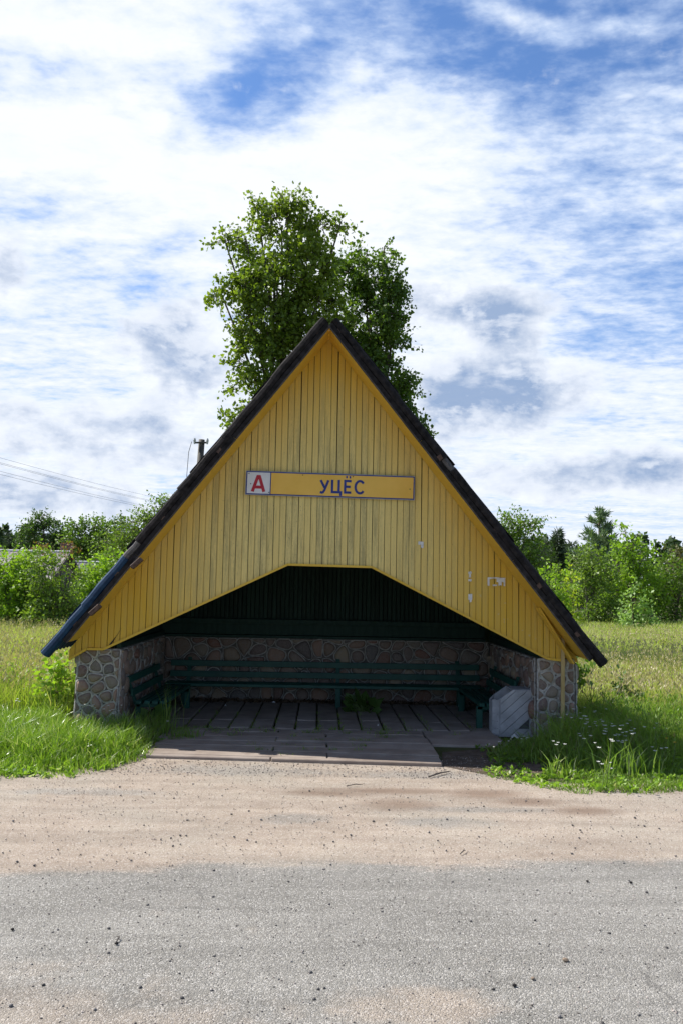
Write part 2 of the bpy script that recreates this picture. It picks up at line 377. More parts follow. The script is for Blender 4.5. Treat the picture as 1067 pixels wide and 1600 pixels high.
def m_ground(kind):
    t = mat(kind); P = t.pos.outputs['Position']
    sp = t.add('ShaderNodeSeparateXYZ', {0: P}); X, Y = sp.outputs[0], sp.outputs[1]
    big = t.noise(P, .9, 5, .6); mid = t.noise(P, 4.5, 5, .65)
    # aggregate
    vor = t.add('ShaderNodeTexVoronoi', {'Vector': P, 'Scale': 140.0}); vor2 = t.add('ShaderNodeTexVoronoi', {'Vector': P, 'Scale': 280.0})
    cellr = t.add('ShaderNodeSeparateColor', {0: vor.outputs['Color']}).outputs[0]
    cellg = t.add('ShaderNodeSeparateColor', {0: vor2.outputs['Color']}).outputs[1]
    asph = t.mix(t.step(big, .35, .65), (.225, .213, .190), (.272, .258, .232))
    asph = t.mix(t.step(cellr, .62, .98), asph, (.44, .42, .39))
    asph = t.mix(t.math('MULTIPLY', t.step(cellg, .70, .95), .75), asph, (.10, .10, .105))
    dust = t.mix(t.step(mid, .3, .7), (.335, .272, .215), (.405, .335, .27))
    dust = t.mix(t.step(big, .4, .75), dust, (.38, .335, .275))
    dust = t.mix(t.math('MULTIPLY', t.step(cellr, .7, .95), .6), dust, (.58, .52, .47))
    dust = t.mix(t.math('MULTIPLY', t.step(cellg, .78, .97), .6), dust, (.20, .15, .13))
    # boundary between swept asphalt and drifted pinkish gravel
    wob = t.math('MULTIPLY', t.math('SUBTRACT', t.noise(t.map(P, (.8, 1.6, 1)), 1.4, 5, .6), .5), .75)
    line = t.math('SUBTRACT', t.math('SUBTRACT', Y, t.math('MULTIPLY', X, .085)), 5.17)
    d1 = t.math('ADD', line, wob)
    f = t.step(t.math('ADD', d1, t.math('MULTIPLY', t.math('SUBTRACT', cellr, .5), .10)), -.10, .12)
    # drifts of grit on the near asphalt
    dl = t.math('SUBTRACT', 3.95, t.math('ADD', Y, t.math('MULTIPLY', t.math('ABSOLUTE', t.math('ADD', X, 1.3)), .42)))
    d2 = t.step(t.math('ADD', dl, t.math('MULTIPLY', t.math('SUBTRACT', mid, .5), 1.3)), -.1, .55)
    dx = t.math('DIVIDE', t.math('SUBTRACT', X, .46), .42); dy = t.math('DIVIDE', t.math('SUBTRACT', Y, 3.5), .22)
    d3 = t.math('SUBTRACT', 1.0, t.math('ADD', t.math('MULTIPLY', dx, dx), t.math('MULTIPLY', dy, dy)))
    d3 = t.step(t.math('ADD', d3, t.math('MULTIPLY', t.math('SUBTRACT', mid, .5), 2.5)), -.1, 1.0)
    near = t.math('MAXIMUM', t.math('MULTIPLY', d2, .55), t.math('MULTIPLY', d3, .7))
    patch = t.math('MULTIPLY', t.step(t.noise(P, 2.2, 5, .6), .60, .74), .3)
    near = t.math('MAXIMUM', near, patch)
    f = t.math('MAXIMUM', f, near)
    # swept grey bays showing through the gravel
    bay = None
    for (bx, by, rx, ry) in ((-.15, 6.2, .35, .16), (.95, 6.15, .42, .17), (-.75, 7.75, 1.1, .25), (1.0, 7.65, .9, .18), (1.3, 6.5, .8, .10), (-1.9, 6.9, .8, .14)):
        ex = t.math('DIVIDE', t.math('SUBTRACT', X, bx), rx); ey = t.math('DIVIDE', t.math('SUBTRACT', Y, by), ry)
        q = t.math('SUBTRACT', 1.0, t.math('ADD', t.math('MULTIPLY', ex, ex), t.math('MULTIPLY', ey, ey)))
        q = t.step(t.math('ADD', q, t.math('MULTIPLY', t.math('SUBTRACT', mid, .5), 3.0)), -.2, 1.1)
        bay = q if bay is None else t.math('MAXIMUM', bay, q)
    f = t.math('MULTIPLY', f, t.math('SUBTRACT', 1.0, t.math('MULTIPLY', bay, .62)))
    swp = t.noise(t.map(P, (.35, 2.6, 1), rot=(0, 0, .12)), 1.6, 6, .65, .6)
    c = t.mix(f, asph, dust)
    sw = t.math('MULTIPLY_ADD', t.step(swp, .25, .75), .30, .86)
    c = t.mix(1.0, c, t.add('ShaderNodeCombineXYZ', {0: sw, 1: sw, 2: sw}).outputs[0], 'MULTIPLY')
    # hairline cracks in the asphalt
    ckv = t.add('ShaderNodeTexVoronoi', {'Vector': t.vmath('ADD', P, t.vmath('MULTIPLY', t.noise(P, 3.0, 4, .6, out=1), (.5, .5, 0.0))), 'Scale': .75}, feature='DISTANCE_TO_EDGE')
    ck = t.math('MULTIPLY', t.step(ckv.outputs[0], .010, .002), t.step(t.noise(P, 1.1, 2), .5, .62))
    c = t.mix(t.math('MULTIPLY', t.math('MULTIPLY', ck, t.math('SUBTRACT', 1.0, f)), .45), c, (.09, .085, .08))
    # damp brown stains
    st = None
    for (bx, by, rx, ry) in ((.66, 6.62, .42, .24), (.1, 6.95, .5, .14), (1.75, 6.75, .35, .16), (2.15, 6.5, .35, .17), (1.45, 7.0, .45, .2), (0.55, 7.05, .9, .14)):
        ex = t.math('DIVIDE', t.math('SUBTRACT', X, bx), rx); ey = t.math('DIVIDE', t.math('SUBTRACT', Y, by), ry)
        q = t.math('SUBTRACT', 1.0, t.math('ADD', t.math('MULTIPLY', ex, ex), t.math('MULTIPLY', ey, ey)))
        q = t.step(t.math('ADD', q, t.math('MULTIPLY', t.math('SUBTRACT', mid, .5), 1.0)), -.15, 1.4)
        st = q if st is None else t.math('MAXIMUM', st, q)
    c = t.mix(t.math('MULTIPLY', st, .72), c, (.17, .105, .07))
    h = t.math('ADD', t.math('MULTIPLY', t.noise(P, 55, 5, .7), 1.0), t.math('MULTIPLY', vor.outputs['Distance'], -.8))
    return finish(t, c, .9, h, .8, .009, .2)
M_road = m_ground('worn_asphalt_and_grit')

def m_soil():
    t = mat('meadow_soil'); P = t.pos.outputs['Position']
    n = t.noise(P, 2.0, 6, .65); n2 = t.noise(P, 40, 5, .7)
    c = t.mix(t.step(n, .35, .65), (.055, .075, .022), (.10, .095, .045))
    c = t.mix(t.math('MULTIPLY', t.step(n2, .5, .7), .5), c, (.11, .08, .055))
    return finish(t, c, .95, n2, .8, .03, .2)
M_soil = m_soil()
M_dirt = simple('bare_dark_earth', (.07, .05, .037), (.14, .105, .08), 12, (1, 1, 1), .95, .9, .02)
M_peb = simple('pebbles', (.16, .14, .13), (.36, .31, .28), 3, (1, 1, 1), .8, .4, .004, .3, 1.3)

# ------------------------------------------------------------------ ground sheets
def sheet(name, poly, z, m_, kind='structure', cut=0):
    bm = bmesh.new(); vs = [bm.verts.new((x, y, z)) for x, y in poly]; bm.faces.new(vs)
    bmesh.ops.recalc_face_normals(bm, faces=bm.faces)
    if bm.faces[:][0].normal.z < 0: bmesh.ops.reverse_faces(bm, faces=bm.faces)
    bmesh.ops.triangulate(bm, faces=bm.faces)
    me = bpy.data.meshes.new(name); bm.to_mesh(me); bm.free()
    return tag(link_mesh(name, me, m_), kind=kind)
# ground: one sheet to the horizon, level near the shelter, gently rolling beyond
gx = np.concatenate([-np.geomspace(900, 12, 26), np.linspace(-10, 10, 21), np.geomspace(12, 900, 26)])
gy = np.concatenate([-np.geomspace(300, 6, 12), np.linspace(-4, 14, 19), np.geomspace(16, 1200, 40)])
def gz(x, y):
    d = max(0, min(1, (max(abs(x)-6, 0) + max(y-13, 0)) / 20))
    return d * (noise.noise(Vector((x*.05, y*.05, 3))) * .22)
V = [(x, y, gz(x, y)) for y in gy for x in gx]; nx = len(gx)
Fc = [(j*nx+i, j*nx+i+1, (j+1)*nx+i+1, (j+1)*nx+i) for j in range(len(gy)-1) for i in range(nx-1)]
me = bpy.data.meshes.new('ground'); me.from_pydata(V, [], Fc); me.update()
tag(link_mesh('ground', me, M_soil), kind='structure')
def roady(x): return 5.17 + .085*x
sheet('road', [(-260, roady(-260)), (260, roady(260)), (260, roady(260)-6.6), (-260, roady(-260)-6.6)], .008, M_road)
# lay-by of pinkish grit between the road and the grass, its back edge traced on the ground
back = [(-60, 5.2), (-12, 6.55), (-6, 7.1)] + [gr(*p) for p in ((-60, 1206), (0, 1208), (60, 1206), (110, 1205), (150, 1198), (190, 1188), (222, 1178), (236, 1168))] \
     + [gr(*p) for p in ((300, 1180), (440, 1186), (560, 1192), (690, 1197), (720, 1204), (765, 1212), (800, 1216), (870, 1224), (960, 1226), (1067, 1226), (1200, 1228))] + [(10, 7.0), (30, 7.6), (60, 10)]
front = [(60, roady(60)), (-60, roady(-60))]
sheet('gravel_verge', back + front, .004, M_road)
sheet('bare_soil_patch', [gr(*p) for p in ((690, 1198), (735, 1206), (775, 1214), (850, 1224), (930, 1215), (900, 1190), (850, 1170), (800, 1156), (776, 1158), (770, 1170), (690, 1176))], .006, M_dirt)

# ------------------------------------------------------------------ paving of the shelter floor (long slabs, then cross rows)
pm = MB()
xs = -2.12
k = 0
while xs < 2.45:
    wd = .268 + random.uniform(-.01, .01)
    y0, y1 = 9.83, 12.05
    ym = 10.42 + random.uniform(-.03, .03)
    for a, b in ((y0, ym-.01), (ym+.01, y1)):
        x1 = min(xs+wd-.022, 2.48)
        pm.box((xs+.004, a, -.08), (x1, b, .034+random.uniform(-.005, .006)), .006)
    xs += wd; k += 1
npv = len(pm.v)
yy = 9.80
rows = [(.22, -1.80, 2.10), (.22, -1.78, 2.12), (.26, -1.78, 2.12), (.27, -1.75, 1.28), (.26, -1.74, 1.27), (.26, -1.76, 1.26), (.10, -1.76, 1.24)]
for j, (dy, xa, xb) in enumerate(rows):
    x = xa
    brk = [1.26] if xb > 2 else []
    cuts = sorted([xa] + [c for c in (-.45+.7*(j % 2)*.8, ) if xa < c < xb] + brk + [xb])
    for a, b in zip(cuts, cuts[1:]):
        pm.box((a+.008, yy-dy+.012, -.08), (b-.008, yy-.004, .034+random.uniform(-.006, .004)), .007)
    yy -= dy
for i_ in range(npv, len(pm.v)):
    vx, vy, vz = pm.v[i_]; pm.v[i_] = (vx, vy-(vx+1.75)*.075*min(1, (9.8-vy)/1.4), vz)
pav = tag(pm.build('pavement', M_slab, None, .008), kind='structure')

# ------------------------------------------------------------------ the shelter
SH = empty('bus_shelter', 'steep yellow boarded A-frame bus shelter on low fieldstone walls', 'bus shelter', (0.07, 9.4, 0))
AX, AZ = 0.045, 4.735          # apex of the deck underside
SLL, SLR = 1.296, 1.258        # slopes of the left and right roof planes
YF, YB = 8.95, 12.7            # front verge and back of the roof
YG = 9.40                      # gable plane
def roofz(x): return AZ - (AX-x)*SLL if x < AX else AZ - (x-AX)*SLR
# gable boards
low = [(-2.95, .86), (-2.86, .862), (-2.66, .985), (-2.47, .985), (-.38, 2.0), (.60, 1.99), (2.66, .965), (2.84, .945), (3.02, .945)]
def lowz(x):
    for (x0, z0), (x1, z1) in zip(low, low[1:]):
        if x0 <= x <= x1: return z0 + (z1-z0)*(x-x0)/(x1-x0)
    return None
gm = MB(); bk = MB()
BW = .1445; x = -2.87; i = 0
while x < 2.86:
    tilt = random.uniform(-.004, .004); dy = random.uniform(-.004, .004)
    for (a, b) in ((.0036, BW*.47), (BW*.47+.009, BW-.0036)):
        xa, xb = x+a, min(x+b, 2.86)
        if xb-xa < .01: continue
        pts = [xa] + [q for q, _ in low if xa < q < xb] + [xb]
        bot = [(q, lowz(q)+random.uniform(-.004, .004)) for q in pts]
        top = [(q, roofz(q)-.004) for q in ([xb] + ([AX] if xa < AX < xb else []) + [xa])]
        if top[0][1] - bot[-1][1] < .01 and top[-1][1]-bot[0][1] < .01: continue
        top = [(q+(tilt if zz > 1 else 0), max(zz, lowz(min(max(q, xa), xb))+.002)) for q, zz in top]
        gm.prism(bot+top, YG+dy, YG+dy+.019)
    # thin raised bead beside the middle groove
    xm = x+BW*.47+.0045; bw_ = .0022
    if xm < 2.84 and roofz(xm) - lowz(xm) > .05:
        gm.prism([(xm-bw_, lowz(xm)+.006), (xm+bw_, lowz(xm)+.006), (xm+bw_, roofz(xm)-.01), (xm-bw_, roofz(xm)-.01)], YG+dy+.004, YG+dy+.017)
    x += BW; i += 1
gab = gm.build('gable', M_yel, SH)
pts = [(q, z_+.01) for q, z_ in low if -2.86 <= q <= 2.85]
bk.prism(pts + [(2.85, roofz(2.85)-.005), (AX, AZ-.02), (-2.86, roofz(-2.86)-.005)], YG+.032, YG+.045)
bk.build('gable_lining', M_backing, gab)
# trim along the lower edge, and round the opening
tm = MB()
for (x0, z0), (x1, z1) in zip(low[1:7], low[2:8]):
    tm.bar((x0, YG-.006, z0-.012), (x1, YG-.006, z1-.012), .05, .026)
tm.build('edge_trim', M_yel2, gab)
# small splintered board at the left foot
cr = MB(); cr.add([(-2.44, YG-.0075, .985), (-2.405, YG-.0075, .995), (-2.27, YG-.0075, 1.23), (-2.30, YG-.0075, 1.17)], [(0, 1, 2, 3)])
cr.build('board_crack', M_blk, gab)

# side cheeks under the eaves seen past the piers
ch = MB()
ch.prism([(2.88, .93), (3.06, .90), (3.05, roofz(3.05)), (2.88, roofz(2.88)-.004)], YG+.10, YG+.12)
ch.build('eave_cheek', M_yel2, SH)
# roof planes
def plane_pt(side, s, t, y):
    m = SLL if side < 0 else SLR
    c = 1/math.sqrt(1+m*m); sn = m*c
    return (AX + side*(s*c + t*sn), y, AZ - s*sn + t*c)
def slab(mb, side, s0, s1, t0, t1, y0, y1, jit=0):
    vs = []
    for y in (y0, y1):
        for s, t in ((s0, t0), (s1, t0), (s1, t1), (s0, t1)):
            p = plane_pt(side, s, t, y); vs.append(tuple(c+random.uniform(-jit, jit) for c in p))
    mb.add(vs, [(0,1,2,3),(7,6,5,4),(0,4,5,1),(1,5,6,2),(2,6,7,3),(3,7,4,0)])
for side in (-1, 1):
    m = SLL if side < 0 else SLR
    # gap of the deck at the ridge
    root = MB()
    L = 4.62 if side < 0 else 4.80
    slab(root, side, -.0 if side < 0 else .03, L, 0, .022, YF+.012, YB)
    rf = root.build('roof', M_yel2, SH)
    # boards of the overhang soffit: two long planks
    sf = MB()
    slab(sf, side, .03, L-.02, -.022, -.003, YF+.02, YF+.215, .002)
    slab(sf, side, .03, L-.06, -.020, -.003, YF+.22, YG-.012, .002)
    if side > 0:   # splayed loose plank end near the right foot
        a = plane_pt(1, 4.05, -.04, YG-.10); b = plane_pt(1, 4.80, -.115, YG-.06)
        sf.bar(a, b, .11, .018)
    sf.build('soffit', M_yel2, rf)
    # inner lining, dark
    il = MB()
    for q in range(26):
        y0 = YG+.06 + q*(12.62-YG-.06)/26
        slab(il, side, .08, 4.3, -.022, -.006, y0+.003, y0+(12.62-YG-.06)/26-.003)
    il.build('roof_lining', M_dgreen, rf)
    # thin grey edge board on the front of the deck
    fb = MB(); fd = MB()
    s = 0.0
    while s < L-.05:
        e = min(L, s+1.7); slab(fb, side, s+.002, e-.002, -.024, -.009, YF-.004, YF+.010, .001); slab(fd, side, s+.002, e-.002, -.0085, .040, YF-.003, YF+.010, .001); s = e
    fb.build('fascia', M_dwood, rf); fd.build('verge_board', M_slate, rf)
    # battens running back under the sheets; some ends poke out in front
    bt = MB()
    ends = [.12, 1.13, 1.98, 3.02, 3.80, 4.48] if side > 0 else [.15, 1.10, 1.92, 2.9, 3.7, 4.4]
    for e in ends:
        out = random.uniform(-.02, .012)
        slab(bt, side, e-.03, e+.03, .032, .085, YF-out, YB-.05, .003)
    bt.build('batten', M_rust, rf)
    # corrugated sheets: waves across the depth, rows lapping downwards
    rows_ = [(0.0, 1.22), (1.12, 2.32), (2.22, 3.42), (3.32, 4.42), (4.32, 4.87)] if side < 0 else [(0.0, 1.10), (1.0, 2.15), (2.05, 3.25), (3.15, 4.30), (4.20, 4.93)]
    for ri, (s0, s1) in enumerate(rows_):
        st = MB(); n = int((YB-YF)/.0163)
        vs = []
        for a in range(n+1):
            y = YF+.03 + (YB-YF-.05)*a/n
            wv = .020*math.sin(2*PI*(y-YF)/.130)
            for (s, t) in ((s0, .108), (s1, .135), (s1, .127), (s0, .100)):
                vs.append(plane_pt(side, s, t+wv, y))
        fs = []
        for a in range(n):
            for k in range(4): fs.append((a*4+k, a*4+(k+1) % 4, (a+1)*4+(k+1) % 4, (a+1)*4+k))
        fs += [(0, 1, 2, 3), (n*4+3, n*4+2, n*4+1, n*4)]
        st.add(vs, fs)
        blue = side < 0 and ri >= 3
        st.build('roof_sheet', M_blue if blue else M_slate, rf)
    # verge caps: half-round pieces down the front edge, each lapping the next
    if side < 0: caps = [(-.02, .90), (.84, 1.78), (1.70, 2.55), (2.47, 3.28), (3.20, 3.55), (3.50, 4.20), (4.10, 4.87)]
    else: caps = [(-.02, .42), (.36, 1.15), (1.08, 2.02), (1.96, 2.25), (2.18, 3.10), (3.02, 4.02), (3.94, 4.93)]
    for ci, (s0, s1) in enumerate(caps):
        cp = MB(); ns = 10; vs = []; nseg = 5
        thin = 0.055 if (s1-s0) < .45 else .066
        for g in range(nseg+1):
            s = s0 + (s1-s0)*g/nseg
            lift = .012*g/nseg + .004*math.sin(g*2.1+ci*1.7)
            for a in range(ns):
                an = 2*PI*a/ns
                t = .080 + lift + thin*.88*math.sin(an); yv = YF + .055 + thin*1.05*math.cos(an)
                vs.append(plane_pt(side, s, t, yv))
        fs = [(g*ns+a, g*ns+(a+1) % ns, (g+1)*ns+(a+1) % ns, (g+1)*ns+a) for g in range(nseg) for a in range(ns)]
        fs += [tuple(reversed(range(ns))), tuple(nseg*ns+a for a in range(ns))]
        cp.add(vs, fs)
        blue = side < 0 and ci >= 5
        o = cp.build('verge_cap', M_blue if blue else (M_slate_end if s1-s0 < .45 and ci else M_slate), rf)
        if blue: o['label'] = 'faded blue capping at the left foot of the roof'
# bits of rotten batten showing over the blue capping
for (px, py) in ((214, 880), (149, 953)):
    pc = at(px, py, YF-.06); bm_ = MB()
    bm_.bar(pc+np.array((-.05, 0, -.05)), pc+np.array((.055, 0, .05)), .05, .075, up=(0, 1, 0))
    bm_.build('batten_stub', M_rust, SH, .006)

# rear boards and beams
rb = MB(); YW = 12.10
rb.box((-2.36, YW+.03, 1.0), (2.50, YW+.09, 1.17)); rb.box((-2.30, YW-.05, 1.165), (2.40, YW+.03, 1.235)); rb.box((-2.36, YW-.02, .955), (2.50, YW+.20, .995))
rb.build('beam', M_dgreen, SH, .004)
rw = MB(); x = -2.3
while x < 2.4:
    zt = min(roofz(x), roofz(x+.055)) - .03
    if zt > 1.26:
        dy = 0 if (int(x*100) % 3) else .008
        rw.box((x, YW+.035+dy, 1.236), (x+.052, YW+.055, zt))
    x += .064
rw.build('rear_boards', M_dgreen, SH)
for sx, x0_ in ((-1, -2.34), (1, 2.58)):     # boarded gap between the side walls and the roof
    for q in range(22):
        y0_ = 9.47 + q*.122; s_ = MB()
        if q == 0: sb = MB()
        xx = x0_ if sx > 0 else x0_-.02
        sb.box((xx, y0_, .93), (xx+.02, y0_+.117, roofz(x0_)-.02))
    sb.box((x0_-.03, 9.47, .985), (x0_+.05, 12.1, 1.04))
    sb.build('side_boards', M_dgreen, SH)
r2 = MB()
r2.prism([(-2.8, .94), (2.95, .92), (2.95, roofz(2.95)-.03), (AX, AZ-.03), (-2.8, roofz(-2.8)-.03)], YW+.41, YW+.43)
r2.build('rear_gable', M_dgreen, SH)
# prop lath on the right
pr = MB(); pr.bar((2.843, YG-.035, 1.25), (2.832, YG-.03, .02), .042, .028, up=(0, 1, 0))
tag(pr.build('prop_post', M_post, SH, .003))

# ------------------------------------------------------------------ fieldstone walls
def voronoi_cells(Wd, Hg, size, seed):
    rr = random.Random(seed); pts = []; tries = 0
    while tries < 900:
        p = (rr.uniform(-.1, Wd+.1), rr.uniform(-.1, Hg+.1)); mind = size*rr.choice((.72, .9, 1.1, 1.35))
        if all(math.hypot(p[0]-q[0], (p[1]-q[1])*1.1) > mind for q in pts): pts.append(p)
        tries += 1
    cells = []
    for p in pts:
        poly = [(-.02, -.02), (Wd+.02, -.02), (Wd+.02, Hg+.02), (-.02, Hg+.02)]
        for q in pts:
            if q is p or math.hypot(q[0]-p[0], q[1]-p[1]) > size*4: continue
            mx, my = (p[0]+q[0])/2, (p[1]+q[1])/2; dx, dy = q[0]-p[0], q[1]-p[1]
            out = []
            for i in range(len(poly)):
                a, b = poly[i], poly[(i+1) % len(poly)]
                da = (a[0]-mx)*dx+(a[1]-my)*dy; db = (b[0]-mx)*dx+(b[1]-my)*dy
                if da <= 0: out.append(a)
                if da*db < 0:
                    t_ = da/(da-db); out.append((a[0]+(b[0]-a[0])*t_, a[1]+(b[1]-a[1])*t_))
            poly = out
            if len(poly) < 3: break
        if len(poly) >= 3:
            area = abs(sum(poly[i][0]*poly[(i+1) % len(poly)][1]-poly[(i+1) % len(poly)][0]*poly[i][1] for i in range(len(poly))))/2
            if area > size*size*.12: cells.append((poly, rr))
    return cells
def stone_face(sm, jm, O, U, Vv, N, Wd, Hg, size, seed, rim=True, joint=.0125):
    O, U, Vv, N = map(Vector, (O, U, Vv, N))
    for poly, rr in voronoi_cells(Wd, Hg, size, seed):
        cx = sum(p[0] for p in poly)/len(poly); cy = sum(p[1] for p in poly)/len(poly)
        shr = rr.uniform(.78, .92); q = [(cx+(x-cx)*shr, cy+(y-cy)*shr) for x, y in poly]
        for _ in range(3):
            nq = []
            for i in range(len(q)):
                a, b = q[i], q[(i+1) % len(q)]
                nq += [(a[0]*.75+b[0]*.25, a[1]*.75+b[1]*.25), (a[0]*.25+b[0]*.75, a[1]*.25+b[1]*.75)]
            q = nq
        q = [(min(max(x, .012), Wd-.012), min(max(y, .012), Hg-.012)) for x, y in q]
        if len(q) > 28: q = q[::2]
        n = len(q); dome = rr.uniform(.02, .06)
        rings = []
        for f, h in ((1.0, -.01), (.97, .35), (.85, .75), (.55, 1.0)):
            rings.append([O + U*(cx+(x-cx)*f) + Vv*(cy+(y-cy)*f) + N*(dome*h+rr.uniform(-.002, .002)) for x, y in q])
        vs = [v for r_ in rings for v in r_] + [O+U*cx+Vv*cy+N*dome*1.04]
        fs = [(r_*n+i, r_*n+(i+1) % n, (r_+1)*n+(i+1) % n, (r_+1)*n+i) for r_ in range(3) for i in range(n)]
        fs += [(3*n+i, 3*n+(i+1) % n, 4*n) for i in range(n)]
        sm.add(vs, fs)
        if rim:
            k = 1.10 if shr < .85 else 1.06
            loop = [O + U*min(max(cx+(x-cx)*k, 0), Wd) + Vv*min(max(cy+(y-cy)*k, 0), Hg) + N*(.006+rr.uniform(0, .004)) for x, y in q]
            jm.tube(loop+loop[:2], joint*rr.uniform(.7, 1.15), 5, False)
def wall(name, corners, faces, label=None):
    """corners: (x0,y0,x1,y1,h) mortar core; faces: stone faces on it"""
    x0, y0, x1, y1, h, bat = corners
    core = MB()
    core.add([(x0-bat[0], y0, 0), (x1+bat[1], y0, 0), (x1+bat[1], y1, 0), (x0-bat[0], y1, 0), (x0, y0, h), (x1, y0, h), (x1, y1, h), (x0, y1, h)],
             [(3,2,1,0),(4,5,6,7),(0,1,5,4),(1,2,6,5),(2,3,7,6),(3,0,4,7)])
    o = core.build('stone_wall', M_mortar, SH)
    sm, jm = MB(), MB()
    for f in faces: stone_face(sm, jm, *f)
    sm.build('stones', M_stone, o, 0, True); jm.build('joint', M_joint, o, 0, True)
YP = 9.46
wall('stone_wall', (-2.76, YP, -2.30, 12.2, .98, (.06, 0)),
     [((-2.80, YP, .0), (1, 0, .0), (.03, 0, 1), (0, -1, 0), .49, .97, .15, 3, True, .014),
      ((-2.30, YP, .0), (0, 1, 0), (0, 0, 1), (1, 0, 0), 2.6, .97, .19, 5),
      ((-2.79, 12.2, .0), (0, -1, 0), (0, 0, 1), (-1, 0, .05), 2.7, .95, .2, 8)])
wall('stone_wall', (2.56, YP, 2.99, 12.2, .95, (0, .05)),
     [((2.56, YP, .0), (1, 0, .0), (0, 0, 1), (0, -1, 0), .44, .94, .15, 17, True, .019),
      ((2.56, 12.0, .0), (0, -1, 0), (0, 0, 1), (-1, 0, 0), 2.5, .94, .19, 12),
      ((3.02, YP, .0), (0, 1, 0), (0, 0, 1), (1, 0, .05), 2.7, .92, .2, 13)])
wall('stone_wall', (-2.29, YW, 2.55, YW+.4, .955, (0, 0)),
     [((-2.29, YW, .0), (1, 0, 0), (0, 0, 1), (0, -1, 0), 4.84, .95, .22, 21, True, .008)])

# ------------------------------------------------------------------ benches
def bench(label, P0, P1, inward, legs, seat_w=.40, nslat=4, seat_h=.335, back=((.43, .04), (.58, .085))):
    """P0-P1: front edge of the seat; inward: unit vector towards the wall"""
    P0, P1, I = Vector(P0), Vector(P1), Vector(inward)
    t = empty('bench', label, 'bench', ((P0.x+P1.x)/2, (P0.y+P1.y)/2, 0), 'green slatted benches round the shelter walls')
    st = MB(); ww = seat_w/nslat
    for k in range(nslat):
        off = I*(ww*(k+.5)); j = Vector((random.uniform(-.01, .01), random.uniform(-.01, .01), 0))
        a, b = P0+off+j, P1+off; a.z = b.z = seat_h-.02
        st.bar(a, b, ww-.028, .042)
    st.build('seat', M_green, t, .005)
    bb = MB()
    for h, lean in back:
        off = I*(seat_w+.0+lean); a, b = P0+off, P1+off; a.z = b.z = h
        bb.bar(a, b, .028, .085)
    bo = bb.build('backrest', M_green, t, .004)
    D = (P1-P0)
    for f in legs:
        p = P0 + D*f; q = p+I*seat_w; lg = MB()
        lg.bar((p.x+I.x*.03, p.y+I.y*.03, .0), (p.x+I.x*.03, p.y+I.y*.03, seat_h-.042), .075, .05)
        lg.bar((q.x-I.x*.02, q.y-I.y*.02, .0), (q.x-I.x*.02, q.y-I.y*.02, seat_h-.042), .06, .05)
        lg.bar((p.x, p.y, seat_h-.063), (q.x, q.y, seat_h-.063), .05, .042)
        lg.build('leg', M_green, t, .004)
        up = MB(); up.bar((q.x+I.x*.01, q.y+I.y*.01, seat_h-.05), (q.x+I.x*.14, q.y+I.y*.14, .66), .055, .03)
        up.build('upright', M_green, bo)
    return t
bench('long green slatted bench along the back wall of the shelter', (-2.16, 11.55, 0), (2.38, 11.55, 0), (0, 1, 0), (.06, .54, .93), .36)
bench('short green slatted bench along the left stone wall, half hidden by tall grass', (-1.80, 9.80, 0), (-1.76, 11.45, 0), (-1, 0, 0), (.06, .9), .38)
bench('short green slatted bench along the right stone wall behind the grey bin', (1.98, 10.02, 0), (1.98, 11.5, 0), (1, 0, 0), (.05, .93), .38)

# ------------------------------------------------------------------ litter bin
bx, by = 2.135, 9.66
BN = empty('litter_bin', 'chunky pale grey litter bin with slanted open mouth beside the right stone pier', 'litter bin', (bx, by, 0))
prof = [(0.055, .0), (.055, .415), (.215, .585), (.30, .60), (.455, .555), (.455, .0)]
body = MB(); D = .37
P_ = [(bx+x-.02, z) for x, z in prof]
# side face set back to the left as the casing is eight-sided
outer = [(bx+.035, by), (bx+.435, by), (bx+.47, by+.06), (bx+.47, by+D-.06), (bx+.435, by+D), (bx+.035, by+D), (bx-.03, by+D-.07), (bx-.03, by+.09)]
def topz(x):  # slanted mouth on the left, low ridge, gentle fall to the right
    u = x-bx
    return .40+ (u+.03)*.70 if u < .19 else (.575-(u-.19)*.07)
vs = [(x, y, 0) for x, y in outer] + [(x, y, topz(x)) for x, y in outer]
# front and back faces need the break at u=.19
f1 = (bx+.19, by, topz(bx+.1899)); b1 = (bx+.19, by+D, topz(bx+.1899))
vs += [f1, b1]; F1, B1 = 16, 17
body.add(vs, [(0, 1, 9, F1, 8), (1, 2, 10, 9), (2, 3, 11, 10), (3, 4, 12, 11), (4, 5, 13, B1, 12), (5, 6, 14, 13), (6, 7, 15, 14), (7, 0, 8, 15),
              (F1, 9, 10, 11, 12, B1)])
bo = body.build('casing', M_bin, BN)
mod = bo.modifiers.new('shell', 'SOLIDIFY'); mod.thickness = .022; mod.offset = -1
